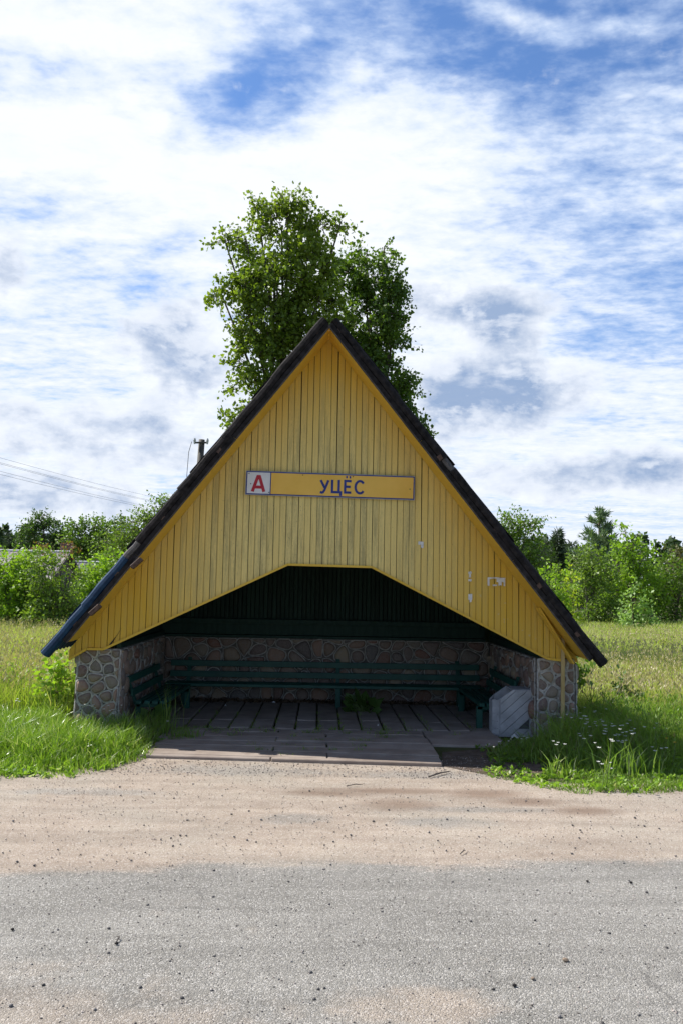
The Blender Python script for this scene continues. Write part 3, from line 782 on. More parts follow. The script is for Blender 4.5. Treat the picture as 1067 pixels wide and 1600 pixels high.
# diagonal boards on the front with a triangular emptying hatch
pl = MB(); 
def clip_poly(poly, a, b, c):   # keep a*x+b*z<=c
    out = []
    for i in range(len(poly)):
        p, q = poly[i], poly[(i+1) % len(poly)]
        dp, dq = a*p[0]+b*p[1]-c, a*q[0]+b*q[1]-c
        if dp <= 0: out.append(p)
        if dp*dq < 0:
            t_ = dp/(dp-dq); out.append((p[0]+(q[0]-p[0])*t_, p[1]+(q[1]-p[1])*t_))
    return out
face = [(.04, .005), (.43, .005), (.43, topz(bx+.43)-.008), (.19, topz(bx+.189)-.008), (.04, topz(bx+.04)-.008)]
na, nb = -.66, .75  # board normal in (u,z)
for k in range(-3, 7):
    c0 = k*.088+.0; c1 = c0+.080
    q = clip_poly(clip_poly(face, na, nb, c1), -na, -nb, -c0)
    if len(q) < 3: continue
    uu = [p[0] for p in q]
    if k == -2:    # the hatch cuts this board
        q1 = clip_poly(q, 1, 0, .255); q3 = clip_poly(clip_poly(clip_poly(q, -1, 0, -.255), 1, 0, .388), 0, 1, .095)
        q2 = clip_poly(q, -1, 0, -.388)
        for qq in (q1, q2, q3):
            if len(qq) >= 3: pl.prism([(bx+u, z) for u, z in qq], by-.014, by-.0005)
        continue
    pl.prism([(bx+u, z) for u, z in q], by-.014-random.uniform(0, .002), by-.0005)
pl.build('front_boards', M_bin, bo)
hh = MB(); hh.prism([(bx+.26, .10), (bx+.382, .10), (bx+.382, .245)], by-.006, by-.0015); hh.build('hatch', simple('bin_hatch', (.06, .06, .065), (.11, .11, .12)), bo)
sd = MB()
for k in range(5): sd.bar((bx+.030, by+.004, .05+.085*k), (bx-.034, by+.088, .05+.085*k), .012, .076)
sd.build('side_boards', M_bin, bo)
li = MB(); li.box((bx+.01, by+.03, .02), (bx+.40, by+D-.03, .30)); li.build('liner', M_blk, BN)

# ------------------------------------------------------------------ the stop sign
def sign():
    c = (at(386, 736, YG-.04), at(647, 745, YG-.04), at(645, 782, YG-.04), at(384, 772, YG-.04))
    A = c[0]; U = unit(c[1]-c[0]); Wd = np.linalg.norm(c[1]-c[0]); Hh = np.linalg.norm(c[3]-c[0])
    N = np.array((0, -1, 0)); Vd = np.cross(U, N); Vd = Vd if Vd[2] < 0 else -Vd
    t = empty('stop_sign', 'long orange name board with white square, nailed across the yellow gable', 'sign', tuple(A+U*Wd/2+Vd*Hh))
    def plate(u0, v0, u1, v1, d0, d1, name, m_, parent):
        mb = MB(); vs = []
        for d in (d0, d1):
            for u, v in ((u0, v0), (u1, v0), (u1, v1), (u0, v1)): vs.append(A+U*u+Vd*v+N*d)
        mb.add(vs, [(0,1,2,3),(7,6,5,4),(0,4,5,1),(1,5,6,2),(2,6,7,3),(3,7,4,0)])
        return mb.build(name, m_, parent)
    backp = plate(0, 0, Wd, Hh, -.012, .006, 'backing_board', M_sblue, t)
    # light metal rim
    plate(-.006, -.006, Wd+.006, Hh+.006, -.014, .003, 'rim', simple('sign_rim', (.30, .33, .38), (.42, .45, .50)), backp)
    sq = .285
    plate(.012, .012, sq-.006, Hh-.012, .0065, .009, 'white_panel', M_swhite, t)
    plate(sq+.006, .012, Wd-.012, Hh-.012, .0065, .009, 'orange_panel', M_sorange, t)
    def strokes(paths, u0, v0, wd, ht, th, name, m_, depth=.0115):
        """paths in a unit cell (x right, y down); flat ribbons of even width"""
        mb = MB()
        for pi_, path in enumerate(paths):
            P2 = [np.array((u0+p[0]*wd, v0+p[1]*ht)) for p in path]
            L_, R_ = [], []
            for i in range(len(P2)):
                if i == 0: n = P2[1]-P2[0]; n = np.array((-n[1], n[0]))/np.hypot(*n); sc = 1
                elif i == len(P2)-1: n = P2[-1]-P2[-2]; n = np.array((-n[1], n[0]))/np.hypot(*n); sc = 1
                else:
                    a = P2[i]-P2[i-1]; b = P2[i+1]-P2[i]; a = a/np.hypot(*a); b = b/np.hypot(*b)
                    na_, nb_ = np.array((-a[1], a[0])), np.array((-b[1], b[0])); n = na_+nb_; n = n/np.hypot(*n); sc = min(1/max(.3, n@na_), 2.2)
                L_.append(P2[i]+n*th/2*sc); R_.append(P2[i]-n*th/2*sc)
            dd = depth+pi_*.00025
            vs = []
            for l, r in zip(L_, R_):
                for (q, d) in ((l, dd), (r, dd), (r, .0088), (l, .0088)): vs.append(A+U*q[0]+Vd*q[1]+N*d)
            n_ = len(L_); fs = [(i*4+k, i*4+(k+1) % 4, (i+1)*4+(k+1) % 4, (i+1)*4+k) for i in range(n_-1) for k in range(4)]
            fs += [(0, 1, 2, 3), (n_*4-1, n_*4-2, n_*4-3, n_*4-4)]
            mb.add(vs, fs)
        mb.build(name, m_, t)
    # red letter A
    th = .034
    strokes([[(.09, 1.0), (.44, .0), (.56, .0), (.91, 1.0)], [(.24, .70), (.76, .70)]], .062, .062, .165, .178, .036, 'letter', M_sred)
    # place name in dark blue
    th = .0275; top, hh_ = .078, .148
    x = .862
    strokes([[(.0+.1, 0), (.53, .60)], [(.93, 0), (.52, .80), (.40, .95), (.26, 1.0), (.06, .97)]], x, top, .110, hh_, th, 'letter', M_sblue)
    x += .139
    strokes([[(.09, -.06), (.09, .93), (1.18, .93), (1.18, 1.22)], [(.93, -.06), (.93, .93)]], x, top, .092, hh_, th, 'letter', M_sblue)
    x += .148
    strokes([[(.98, .01), (.1, .01), (.1, .93), (.98, .93)], [(.1, .47), (.88, .47)], [(.20, -.30), (.42, -.30)], [(.68, -.30), (.90, -.30)]], x, top, .082, hh_, th, 'letter', M_sblue)
    x += .130
    arc = [(.5+.47*math.cos(a), .5-.49*math.sin(a)) for a in np.linspace(rad(38), rad(322), 18)]
    strokes([arc], x-.004, top-.004, .112, hh_, th, 'letter', M_sblue)
    for (u, v) in ((.03, .03), (.27, .245), (.66, .026), (1.25, .025), (1.92, .15), (.055, .15)):
        p = A+U*u+Vd*v+N*.0125
        sc = MB(); sc.box(p-.005, p+.005); sc.build('screw', M_dwood, t)
sign()

# scraps of torn paper left on the right of the gable
def scrap(label, pieces):
    mb = MB()
    for (x0, y0, x1, y1) in pieces:
        a = at(x0, y0, YG-.008); b = at(x1, y1, YG-.008); n = 6
        top = [(a[0]+(b[0]-a[0])*k/n, a[2]+random.uniform(-.004, .004)) for k in range(n+1)]
        bot = [(a[0]+(b[0]-a[0])*k/n, b[2]+random.uniform(-.006, .006)) for k in range(n, -1, -1)]
        mb.prism(top+bot, YG-.0085-random.uniform(0, .001), YG-.0062)
    o = mb.build('paper_scrap', M_white); tag(o, label, 'paper scrap', 'torn paper stuck to the gable')
scrap('torn white rectangle of poster paper on the right of the yellow gable', [(761, 902, 789, 904.5), (761, 904, 764, 915), (786, 904, 788.5, 916), (775, 904, 786, 910), (778, 909, 783, 915), (769, 913, 776, 915.5)])
scrap('small white paper fleck left of the torn poster rectangle, lowest of three', [(731, 928, 737, 937), (733, 936, 736, 941)])
scrap('tiny white paper fleck high on the gable below the sign end', [(653, 846, 661, 851), (657, 850, 661, 856)])
scrap('pale paper remnant just left of the torn poster rectangle', [(731, 893, 736, 896), (732, 896, 735, 902), (731, 905, 736, 908)])

# ------------------------------------------------------------------ utility pole and cables
PX = at(316, 687, 30); ang = -.05
UP_ = empty('utility_pole', 'dark wooden utility pole with small insulators rising behind the left roof slope', 'utility pole', (PX[0]-.14, 30, 0))
mb = MB(); mb.tube([(PX[0]-.32, 30, -.1), (PX[0]-.14, 30, 3.5), (PX[0], 30, PX[2])], [.17, .14, .115], 10); mb.build('pole', M_pole, UP_, 0, True)
mb = MB(); mb.bar((PX[0]-.26, 29.88, PX[2]-.14), (PX[0]+.24, 29.88, PX[2]-.13), .05, .06); ca = mb.build('crossarm', M_pole, UP_)
for sx in (-.25, .23):
    mb = MB(); mb.tube([(PX[0]+sx, 29.88, PX[2]-.19), (PX[0]+sx, 29.88, PX[2]-.05), (PX[0]+sx, 29.88, PX[2]+.03)], [.03, .055, .03], 8)
    mb.build('insulator', M_ceram if True else M_pole, ca)
mb = MB(); mb.tube([(PX[0]-.36, 29.9, PX[2]-.1), (PX[0]-.46, 29.9, PX[2]-.5), (PX[0]-.50, 29.9, PX[2]-1.4), (PX[0]-.38, 29.95, PX[2]-2.4), (PX[0]-.3, 30, PX[2]-3.2)], .012, 5); mb.build('hanging_lead', M_wire, UP_)
wires = [((0, 715), (262, 781)), ((0, 722.5), (262, 787)), ((0, 724.5), (262, 788.5)), ((0, 736), (262, 797)), ((0, 741), (262, 799))]
wl = ['topmost overhead cable of the five crossing the left sky', 'second overhead cable from the top, paired closely with the third', 'third overhead cable from the top, paired closely with the second',
      'fourth overhead cable from the top, just above the lowest one', 'lowest overhead cable of the five crossing the left sky']
FARP = at(330, 806, 62)
for (a, b), lab in zip(wires, wl):
    A_ = at(*a, 34); B_ = at(*b, 56); d = B_-A_
    E0 = A_-d*1.0; E1 = B_ + d*.28
    mb = MB(); pts = []
    for k in range(17):
        f_ = k/16; p = E0+(E1-E0)*f_
        fa = (f_*2.28-1.0); p = p + np.array((0, 0, -.35*fa*(1-fa)*1.0 if 0 <= fa <= 1 else .35*abs(fa*(1-fa))*.3)); pts.append(p)
    mb.tube(pts, .007, 4); tag(mb.build('power_cable', M_wire), lab, 'cable', 'overhead cables left of the roof')
fp = MB(); Xe = at(262, 788, 56); d = at(262, 788, 56)-at(0, 724, 34); E = at(262, 788, 56)+d*.28
# ------------------------------------------------------------------ houses beyond the left bushes
def house(label, pxl, pxr, ridge_y, eave_y, Y, rm, chim=None, depth=7.5):
    A_ = at(pxl, ridge_y, Y); B_ = at(pxr, ridge_y, Y); rz = (A_[2]+B_[2])/2
    ez = at(pxr, eave_y, Y-depth*.5)[2]; x0, x1 = A_[0], B_[0]; hd = depth/2
    t = empty('farmhouse', label, 'house', ((x0+x1)/2, Y, 0))
    mb = MB(); mb.box((x0+.35, Y-hd+.4, -.1), (x1-.35, Y+hd-.4, ez+.02)); 
    wl_ = mb.build('wall', M_hw, t)
    for xx in (x0+.35, x1-.35):
        g = MB(); g.add([(xx-.03, Y-hd+.4, ez), (xx+.03, Y-hd+.4, ez), (xx+.03, Y+hd-.4, ez), (xx-.03, Y+hd-.4, ez), (xx-.03, Y, rz-.15), (xx+.03, Y, rz-.15)],
              [(0,1,5,4),(1,2,5),(2,3,4,5),(3,0,4),(0,3,2,1)])
        g.build('gable', M_hw, t)
    r = MB(); n = int((x1-x0)/.13)
    for sd_ in (-1, 1):
        vs = []; fs = []
        for k in range(n+1):
            xx = x0+(x1-x0)*k/n; wv = .03*(k % 2)
            vs += [(xx, Y, rz+wv), (xx, Y+sd_*hd, ez+wv-.1), (xx, Y+sd_*hd, ez+wv-.16), (xx, Y, rz+wv-.06)]
        for k in range(n):
            for q in range(4): fs.append((k*4+q, k*4+(q+1) % 4, (k+1)*4+(q+1) % 4, (k+1)*4+q))
        r.add(vs, fs)
    rf = r.build('roof', rm, t)
    rc = MB(); rc.tube([(x0, Y, rz+.03), (x1, Y, rz+.03)], .09, 6); rc.build('ridge_cap', M_ridge, rf)
    bgm = MB()
    for sd_ in (-1, 1): bgm.bar((x1+.02, Y, rz-.06), (x1+.02, Y+sd_*hd, ez-.16), .05, .2, up=(1, 0, 0), roll=PI/2)
    bgm.build('barge_board', M_dwood, rf)
    if chim:
        c_ = at(chim, ridge_y, Y); mb = MB(); mb.box((c_[0]-.35, Y+.2, rz-.5), (c_[0]+.35, Y+.8, rz+.55)); mb.box((c_[0]-.4, Y+.15, rz+.56), (c_[0]+.4, Y+.85, rz+.66)); mb.build('chimney', M_brick, rf)
    wn = MB(); wn.box((x1-.36, Y-1.0, 1.2), (x1-.28, Y+.2, 2.3)); wn.build('window', simple('pane', (.05, .06, .07), (.08, .09, .1), rough=.1), t)
M_hw = simple('old_log_wall', (.10, .07, .05), (.18, .13, .095), 2, (.5, .5, 6))
M_ridge = simple('pale_ridge', (.45, .45, .47), (.6, .6, .62))
M_roof1 = simple('grey_fibre_cement', (.20, .175, .175), (.34, .30, .30), 1.2, (1, 1, 1), .85)
M_roof2 = simple('dark_fibre_cement', (.085, .085, .088), (.14, .14, .145), 1.0)
M_brick = simple('chimney_brick', (.20, .11, .09), (.30, .17, .14), 6)
house('long farmhouse with pale grey corrugated roof and small chimney behind the left bushes', -90, 111, 861, 905, 58, M_roof1, 101)
house('low outbuilding with dark grey roof between the farmhouse and the shelter roof', 117, 196, 879, 918, 66, M_roof2, None, 7)

# ------------------------------------------------------------------ vegetation
def leaves(Cn, D, size, asp=.62, fold=.25, jit=.35):
    n = len(Cn)
    D = unit(D); r = rng.normal(size=(n, 3)); W = unit(np.cross(D, r)); Nn = np.cross(D, W)
    L = size*(1+jit*rng.uniform(-1, 1, (n, 1)))
    v0 = Cn; v2 = Cn+D*L; mid = Cn+D*L*.45 - Nn*L*fold*.3
    v1 = mid+W*L*asp*.5+Nn*L*fold*.4; v3 = mid-W*L*asp*.5+Nn*L*fold*.4
    V = np.stack([v0, v1, v2, v3], 1).reshape(-1, 3)
    b = (np.arange(n)*4)[:, None]
    T_ = np.concatenate([b+np.array([[0, 1, 2]]), b+np.array([[0, 2, 3]])], 1).reshape(-1, 3)
    return V, T_
def join(parts):
    vs, ts, o = [], [], 0
    for v, t in parts: vs.append(v); ts.append(t+o); o += len(v)
    return np.concatenate(vs), np.concatenate(ts)
def crown_points(blobs, leaf, cover, twig=.7, per=16, up=.25, shell=.5, gap=-.2):
    """twigs start inside each lobe and reach outwards; leaves sit along them"""
    P, D = [], []; tw = []
    for c, r in blobs:
        area = PI*r[0]*r[2]
        n = max(3, int(area*cover*1.35/(per*leaf*leaf*.31)))
        u = unit(rng.normal(size=(n, 3))); rad_ = rng.uniform(shell**3, 1, (n, 1))**(1/3)*.92
        s = c+u*rad_*r
        lump = np.array([noise.noise(Vector(q*1.3)) for q in s])
        s = s[lump > gap]; u = u[lump > gap]; n = len(s)
        if not n: continue
        d = unit(u*np.array([1, 1, .75])+rng.normal(size=(n, 3))*.55+np.array([0, 0, up]))
        ln = twig*rng.uniform(.4, 1.15, (n, 1))
        sag = np.array([0, 0, -.18])
        for k in range(per):
            f = (k+rng.uniform(0, 1, (n, 1)))/per
            p = s+d*ln*f+sag*ln*f*f+rng.normal(size=(n, 3))*leaf*.55
            P.append(p); D.append(unit(d*.5+rng.normal(size=(n, 3))*.75+np.array([0, 0, -.25])))
        tw.append((s-d*ln*.3, s+d*ln*.85+sag*ln*.7))
    return np.concatenate(P), np.concatenate(D), tw
def tri_twigs(pairs, r0):
    a = np.concatenate([p[0] for p in pairs]); b = np.concatenate([p[1] for p in pairs]); n = len(a)
    d = unit(b-a); w1 = unit(np.cross(d, rng.normal(size=(n, 3)))); w2 = np.cross(d, w1)
    V = np.stack([a+w1*r0, a-w1*r0*.5+w2*r0*.87, a-w1*r0*.5-w2*r0*.87, b], 1).reshape(-1, 3)
    o = (np.arange(n)*4)[:, None]
    T_ = np.concatenate([o+np.array([[0, 1, 3]]), o+np.array([[1, 2, 3]]), o+np.array([[2, 0, 3]])], 1).reshape(-1, 3)
    return V, T_
def plant(name, label, cat, Y, pblobs, base, m_, leaf=.12, cover=2.2, trunk=.12, twig=.7, per=14, group=None, dep=.8, asp=.62, stems=1, bark=None, shell=.5, up=.25, twigs=True, gap=-.2):
    blobs = []
    for (px, py, rx, ry) in pblobs:
        c = at(px, py, Y); s = Y/F_PX; r = np.array((rx*s, max(rx, ry)*s*dep, ry*s))
        c = c + np.array((0, rng.uniform(-.35, .35)*r[1], 0)); blobs.append((c, r))
    bx_, by_ = at(base, 900, Y)[0], Y
    t = empty(name, label, cat, (bx_, by_, 0), group)
    P, D, tw = crown_points(blobs, leaf, cover, twig, per, up, shell, gap)
    keep = P[:, 2] > .05
    V, T_ = leaves(P[keep], D[keep], leaf, asp)
    tri_mesh('crown', V, T_, m_, t)
    mb = MB(); H = max(b[0][2] for b in blobs)
    cxm = sum(b[0][0] for b in blobs)/len(blobs)
    for s_ in range(stems):
        ox = rng.uniform(-.3, .3)*(stems > 1)
        mb.tube([(bx_+ox, by_, -.1), (bx_+ox+(cxm-bx_)*.4, by_+.03, H*.3), (cxm+ox*1.5, by_, H*.6), (cxm+ox*2, by_, H*.88)], [trunk*1.1, trunk*.8, trunk*.42, trunk*.08], 7)
    for c, r in blobs:
        s0 = np.array((cxm+(bx_-cxm)*.4, by_, max(.2, c[2]*.55))); mid = (s0+c)/2+np.array((0, 0, .12*r[2]))
        mb.tube([s0, mid, c, c+np.array((rng.uniform(-.3, .3)*r[0], 0, .5*r[2]))], [trunk*.34, trunk*.24, trunk*.13, trunk*.04], 5)
    o = mb.build('trunk', bark or M_bark, t, 0, True)
    if twigs:
        V, T_ = tri_twigs(tw, trunk*.07+.004)
        tri_mesh('twigs', V, T_, bark or M_bark, t)
    return t

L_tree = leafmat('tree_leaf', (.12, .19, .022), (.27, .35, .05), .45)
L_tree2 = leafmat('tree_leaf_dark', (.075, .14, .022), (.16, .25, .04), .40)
L_dark = leafmat('leaf_dark', (.05, .105, .022), (.11, .19, .04), .36)
L_mid = leafmat('leaf_mid', (.08, .16, .022), (.18, .28, .04), .42)
L_bright = leafmat('leaf_bright', (.17, .30, .022), (.30, .45, .05), .48)
L_lime = leafmat('leaf_lime', (.30, .40, .03), (.46, .52, .05), .48)
L_pale = leafmat('leaf_pale', (.20, .34, .08), (.34, .48, .16), .42)
L_olive = leafmat('leaf_olive', (.09, .10, .03), (.15, .15, .05), .3)
L_red = leafmat('leaf_redshoot', (.20, .16, .04), (.33, .15, .05), .3)
L_pine = leafmat('needle_pine', (.11, .18, .095), (.20, .28, .16), .25)
L_spruce = leafmat('needle_spruce', (.04, .07, .03), (.08, .12, .055), .18)
L_will = leafmat('leaf_willow', (.12, .20, .03), (.23, .33, .06), .42)

# the big tree right behind the shelter: light left crown, darker right crown
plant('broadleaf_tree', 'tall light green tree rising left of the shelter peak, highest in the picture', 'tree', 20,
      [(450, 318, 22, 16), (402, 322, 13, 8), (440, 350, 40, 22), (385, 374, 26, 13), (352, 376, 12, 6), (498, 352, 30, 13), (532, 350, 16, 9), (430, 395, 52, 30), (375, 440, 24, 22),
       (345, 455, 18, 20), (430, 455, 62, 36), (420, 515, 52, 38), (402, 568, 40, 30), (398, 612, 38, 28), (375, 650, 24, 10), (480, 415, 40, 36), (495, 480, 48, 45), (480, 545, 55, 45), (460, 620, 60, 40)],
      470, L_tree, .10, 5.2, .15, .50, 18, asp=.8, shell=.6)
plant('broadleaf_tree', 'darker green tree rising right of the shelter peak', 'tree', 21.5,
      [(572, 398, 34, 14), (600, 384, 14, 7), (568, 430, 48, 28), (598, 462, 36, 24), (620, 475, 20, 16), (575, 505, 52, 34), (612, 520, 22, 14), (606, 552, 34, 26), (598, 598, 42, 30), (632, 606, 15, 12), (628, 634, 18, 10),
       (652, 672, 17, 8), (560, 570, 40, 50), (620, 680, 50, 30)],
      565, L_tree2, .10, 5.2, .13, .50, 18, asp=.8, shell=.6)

# right side, beyond the field
plant('broadleaf_tree', 'dark green round tree just right of the roof slope, behind the thicket', 'tree', 46,
      [(798, 822, 26, 18), (820, 830, 24, 24), (782, 845, 26, 26), (812, 865, 34, 30), (838, 870, 14, 26), (800, 910, 40, 40)], 810, L_mid, .17, 2.6, .2, .9, 12)
plant('broadleaf_tree', 'tall shrubby maple with a pointed bright green top, right of the pine', 'tree', 40,
      [(976, 832, 7, 14), (990, 850, 16, 14), (975, 860, 18, 16), (998, 880, 24, 24), (966, 890, 22, 26), (1005, 915, 30, 30), (975, 930, 34, 34), (1018, 935, 20, 26)], 985, L_bright, .17, 2.6, .14, .8, 12)
plant('shrub_tree', 'mid green birchy thicket left of the pointed maple', 'tree', 39,
      [(925, 868, 18, 16), (905, 885, 18, 22), (935, 895, 26, 28), (905, 925, 28, 30), (940, 935, 28, 34), (915, 960, 34, 24), (950, 965, 26, 20)], 925, L_will, .14, 2.6, .09, .8, 12, stems=3, bark=M_bark2)
plant('shrub', 'narrow yellow-green shrub at the left of the thicket', 'shrub', 35,
      [(892, 905, 5, 14), (893, 930, 7, 18), (889, 955, 9, 16), (884, 975, 14, 10)], 890, L_lime, .13, 2.6, .04, .5, 12)
plant('shrub', 'feathery bright green shrub low beside the right roof slope', 'shrub', 34,
      [(868, 893, 16, 10), (856, 912, 20, 18), (876, 925, 14, 18), (862, 948, 24, 24), (880, 965, 20, 16), (845, 925, 18, 30)], 865, L_bright, .15, 2.4, .06, .8, 12, stems=2)
plant('shrub', 'pale green shrub standing out before the pointed maple', 'shrub', 34.5,
      [(990, 928, 9, 14), (983, 948, 14, 14), (996, 952, 13, 16), (985, 970, 22, 14), (1005, 968, 16, 14)], 990, L_pale, .15, 2.6, .05, .6, 12, stems=2)
plant('shrub_tree', 'dark green thicket at the right edge of the picture', 'tree', 41,
      [(1045, 895, 24, 22), (1025, 910, 20, 24), (1065, 925, 28, 34), (1035, 945, 26, 28), (1062, 965, 26, 22), (1090, 900, 26, 40), (1100, 950, 26, 30), (1020, 965, 22, 18)], 1050, L_mid, .16, 2.6, .1, .8, 12, stems=2)
plant('broadleaf_tree', 'olive brown tree high at the right edge behind the thicket', 'tree', 52,
      [(1062, 874, 18, 16), (1050, 890, 18, 18), (1085, 880, 22, 22), (1070, 905, 24, 24)], 1064, L_olive, .2, 2.5, .14, .8, 12)
plant('shrub', 'low leafy bush alone in the open grass at the right edge', 'shrub', 24,
      [(1038, 1010, 11, 7), (1055, 1014, 13, 8), (1045, 1020, 16, 7), (1066, 1020, 10, 6)], 1048, L_lime, .11, 2.0, .02, .35, 10)
plant('shrub', 'dark leafy shrub tucked against the outside of the right stone pier', 'shrub', 10.6,
      [(915, 1055, 16, 14), (928, 1070, 24, 14), (945, 1082, 26, 12), (918, 1090, 24, 16), (905, 1075, 12, 20), (950, 1104, 26, 12)], 915, L_mid, .095, 4.6, .018, .28, 9, asp=.8, stems=3, up=.1)
plant('shrub', 'small dark nettle clump in the grass right of the shelter', 'shrub', 11.0,
      [(968, 1062, 8, 8), (972, 1078, 12, 10), (985, 1092, 14, 9), (958, 1092, 12, 8)], 970, L_dark, .07, 2.2, .012, .22, 9, asp=.7, stems=2)

# left side
plant('broadleaf_tree', 'dark green oak behind the farmhouse roof, left of the lighter tree', 'tree', 78,
      [(68, 812, 16, 11), (50, 828, 15, 12), (86, 830, 18, 16), (66, 840, 26, 18), (44, 848, 12, 12), (95, 850, 18, 18), (70, 870, 34, 20)], 70, L_dark, .24, 3.8, .35, 1.2, 12)
plant('broadleaf_tree', 'mid green tree behind the farmhouse between the dark oak and the willow', 'tree', 74,
      [(120, 822, 15, 11), (148, 825, 22, 13), (168, 832, 14, 14), (120, 845, 20, 18), (150, 850, 28, 22), (140, 875, 34, 24)], 140, L_mid, .24, 3.8, .3, 1.1, 12)
plant('broadleaf_tree', 'small round dark treetop peeping between the mid green tree and the willow', 'tree', 92,
      [(188, 813, 8, 6), (180, 822, 11, 8), (192, 832, 13, 12), (185, 855, 16, 20)], 187, L_dark, .28, 2.5, .25, .8, 12)
plant('broadleaf_tree', 'light green willow sloping up behind the left roof slope', 'tree', 44,
      [(262, 790, 12, 8), (245, 808, 22, 14), (222, 822, 24, 16), (200, 838, 22, 16), (180, 852, 20, 16), (225, 855, 36, 24), (260, 830, 26, 24), (190, 878, 28, 18), (235, 885, 30, 20)], 225, L_will, .15, 3.4, .2, 1.0, 12)
plant('shrub', 'bush with reddish young shoots rising over the farmhouse ridge', 'shrub', 50,
      [(62, 857, 14, 4), (90, 854, 20, 4), (112, 858, 10, 4), (80, 864, 34, 5)], 85, L_red, .16, 1.0, .05, .6, 9)
plant('bush', 'large leafy green bush before the farmhouse, its left half', 'bush', 27,
      [(15, 880, 20, 12), (38, 874, 16, 11), (58, 880, 14, 10), (5, 900, 28, 22), (40, 905, 26, 24), (-20, 925, 30, 40), (25, 935, 32, 30), (55, 930, 26, 30), (15, 965, 34, 24), (50, 965, 34, 22)], 25, L_bright, .115, 3.6, .07, .7, 12, stems=4, bark=M_bark2)
plant('bush', 'large leafy green bush before the farmhouse, its right half', 'bush', 26,
      [(66, 876, 16, 10), (86, 882, 20, 13), (108, 896, 14, 13), (75, 910, 28, 22), (105, 915, 20, 26), (90, 940, 34, 28), (112, 955, 18, 24), (75, 970, 34, 20), (108, 980, 20, 14)], 85, L_will, .115, 3.6, .07, .7, 12, stems=4, bark=M_bark2)
plant('bush', 'pale fresh green bush right of the large bush, beside the blue roof edge', 'bush', 31,
      [(200, 872, 14, 12), (180, 885, 20, 14), (155, 892, 22, 12), (140, 905, 18, 14), (160, 915, 28, 22), (130, 930, 14, 22), (150, 950, 26, 24), (135, 970, 24, 18)], 150, L_bright, .13, 3.2, .06, .7, 12, stems=3)
plant('shrub', 'low bright green shrub at the foot of the large left bush', 'shrub', 23,
      [(65, 975, 16, 9), (82, 984, 16, 8), (52, 988, 18, 8)], 66, L_lime, .10, 2.0, .02, .4, 10)
plant('shrub', 'leafy yellow-green sapling against the outside of the left stone pier', 'shrub', 10.3,
      [(98, 1045, 10, 12), (108, 1060, 14, 14), (85, 1062, 14, 12), (75, 1078, 12, 9), (100, 1082, 22, 14), (115, 1098, 14, 12), (82, 1100, 18, 12)], 100, L_bright, .08, 3.6, .012, .25, 10, asp=.6, stems=3, gap=-.6)

plant('shrub', 'clump of tall green meadow weeds at the left edge beyond the verge grass', 'weed clump', 10.9,
      [(8, 1062, 16, 10), (30, 1070, 18, 12), (15, 1088, 24, 12), (48, 1092, 16, 10)], 22, L_bright, .06, 2.0, .006, .3, 9, asp=.35, stems=4, gap=-.6, up=.8)
plant('shrub', 'loose tall weeds between the left verge grass and the yellow-green sapling', 'weed clump', 10.6,
      [(62, 1082, 14, 10), (50, 1100, 16, 9), (75, 1106, 14, 8)], 60, L_will, .06, 2.0, .006, .28, 9, asp=.35, stems=4, gap=-.6, up=.8)
def conifer(label, px, top_y, base_y, Y, m_, half, n_wh, rise, nl=.16, lean=0, name='pine_tree', dense=26):
    tp = at(px, top_y, Y); H = tp[2]; x0 = tp[0]-lean
    t = empty(name, label, 'tree', (x0, Y, 0))
    mb = MB(); mb.tube([(x0, Y, -.1), (x0+lean*.5, Y, H*.5), tuple(tp-np.array((0, 0, .05)))], [H*.022, H*.014, .015], 7)
    P, D = [], []
    s = Y/F_PX
    z0 = H*.12
    for k in range(n_wh):
        f = k/(n_wh-1); z = z0+(H-.12-z0)*f; R_ = half*s*(1-f)**(.5 if name == 'pine_tree' else .75)*rng.uniform(.8, 1.1)+.1
        for q in range(6):
            a = rng.uniform(0, 2*PI); up = rise*rng.uniform(.7, 1.2); Lb = R_*rng.uniform(.75, 1.1)
            d = np.array((math.cos(a), math.sin(a), up)); o = np.array((x0+lean*f, Y, z))
            e = o+d*Lb; mb.tube([o, (o+e)/2+np.array((0, 0, -.05*Lb)), e], [.03, .02, .006], 4)
            nn = int(dense*Lb/.5)+6
            ff = rng.uniform(.2, 1.05, (nn, 1)); p = o+d*Lb*ff+rng.normal(size=(nn, 3))*.09*Lb*np.array([1, 1, .5])
            P.append(p); D.append(unit(d*.8+rng.normal(size=(nn, 3))*.6+np.array((0, 0, .3*max(rise, 0)))))
    V, T_ = leaves(np.concatenate(P), np.concatenate(D), nl*1.8, .16, .1)
    mb.build('trunk', M_bark, t, 0, True); tri_mesh('crown', V, T_, m_, t)
conifer('blue-green pine with upswept branches behind the thicket', 935, 797, 985, 56, L_pine, 40, 14, .75, .24, dense=30)
conifer('thin dark spruce spire behind the thicket, between the dark round tree and the pine', 870, 828, 985, 60, L_spruce, 22, 22, -.1, .26, name='spruce_tree', dense=24)
conifer('short dark spruce just left of the pine, half sunk in the thicket', 893, 848, 985, 62, L_spruce, 22, 18, -.05, .26, name='spruce_tree', dense=22)
conifer('small far spruce tip between the round tree and the thin spire', 853, 846, 985, 75, L_spruce, 16, 16, .0, .3, name='spruce_tree', dense=22)
conifer('tiny spruce tip at the left edge above the farmhouse roof', 17, 838, 985, 95, L_spruce, 14, 16, .1, .4, name='spruce_tree', dense=22)
conifer('leaning spruce tip between the left edge and the dark oak', 32, 846, 985, 90, L_spruce, 12, 16, .1, .35, name='spruce_tree', dense=22)

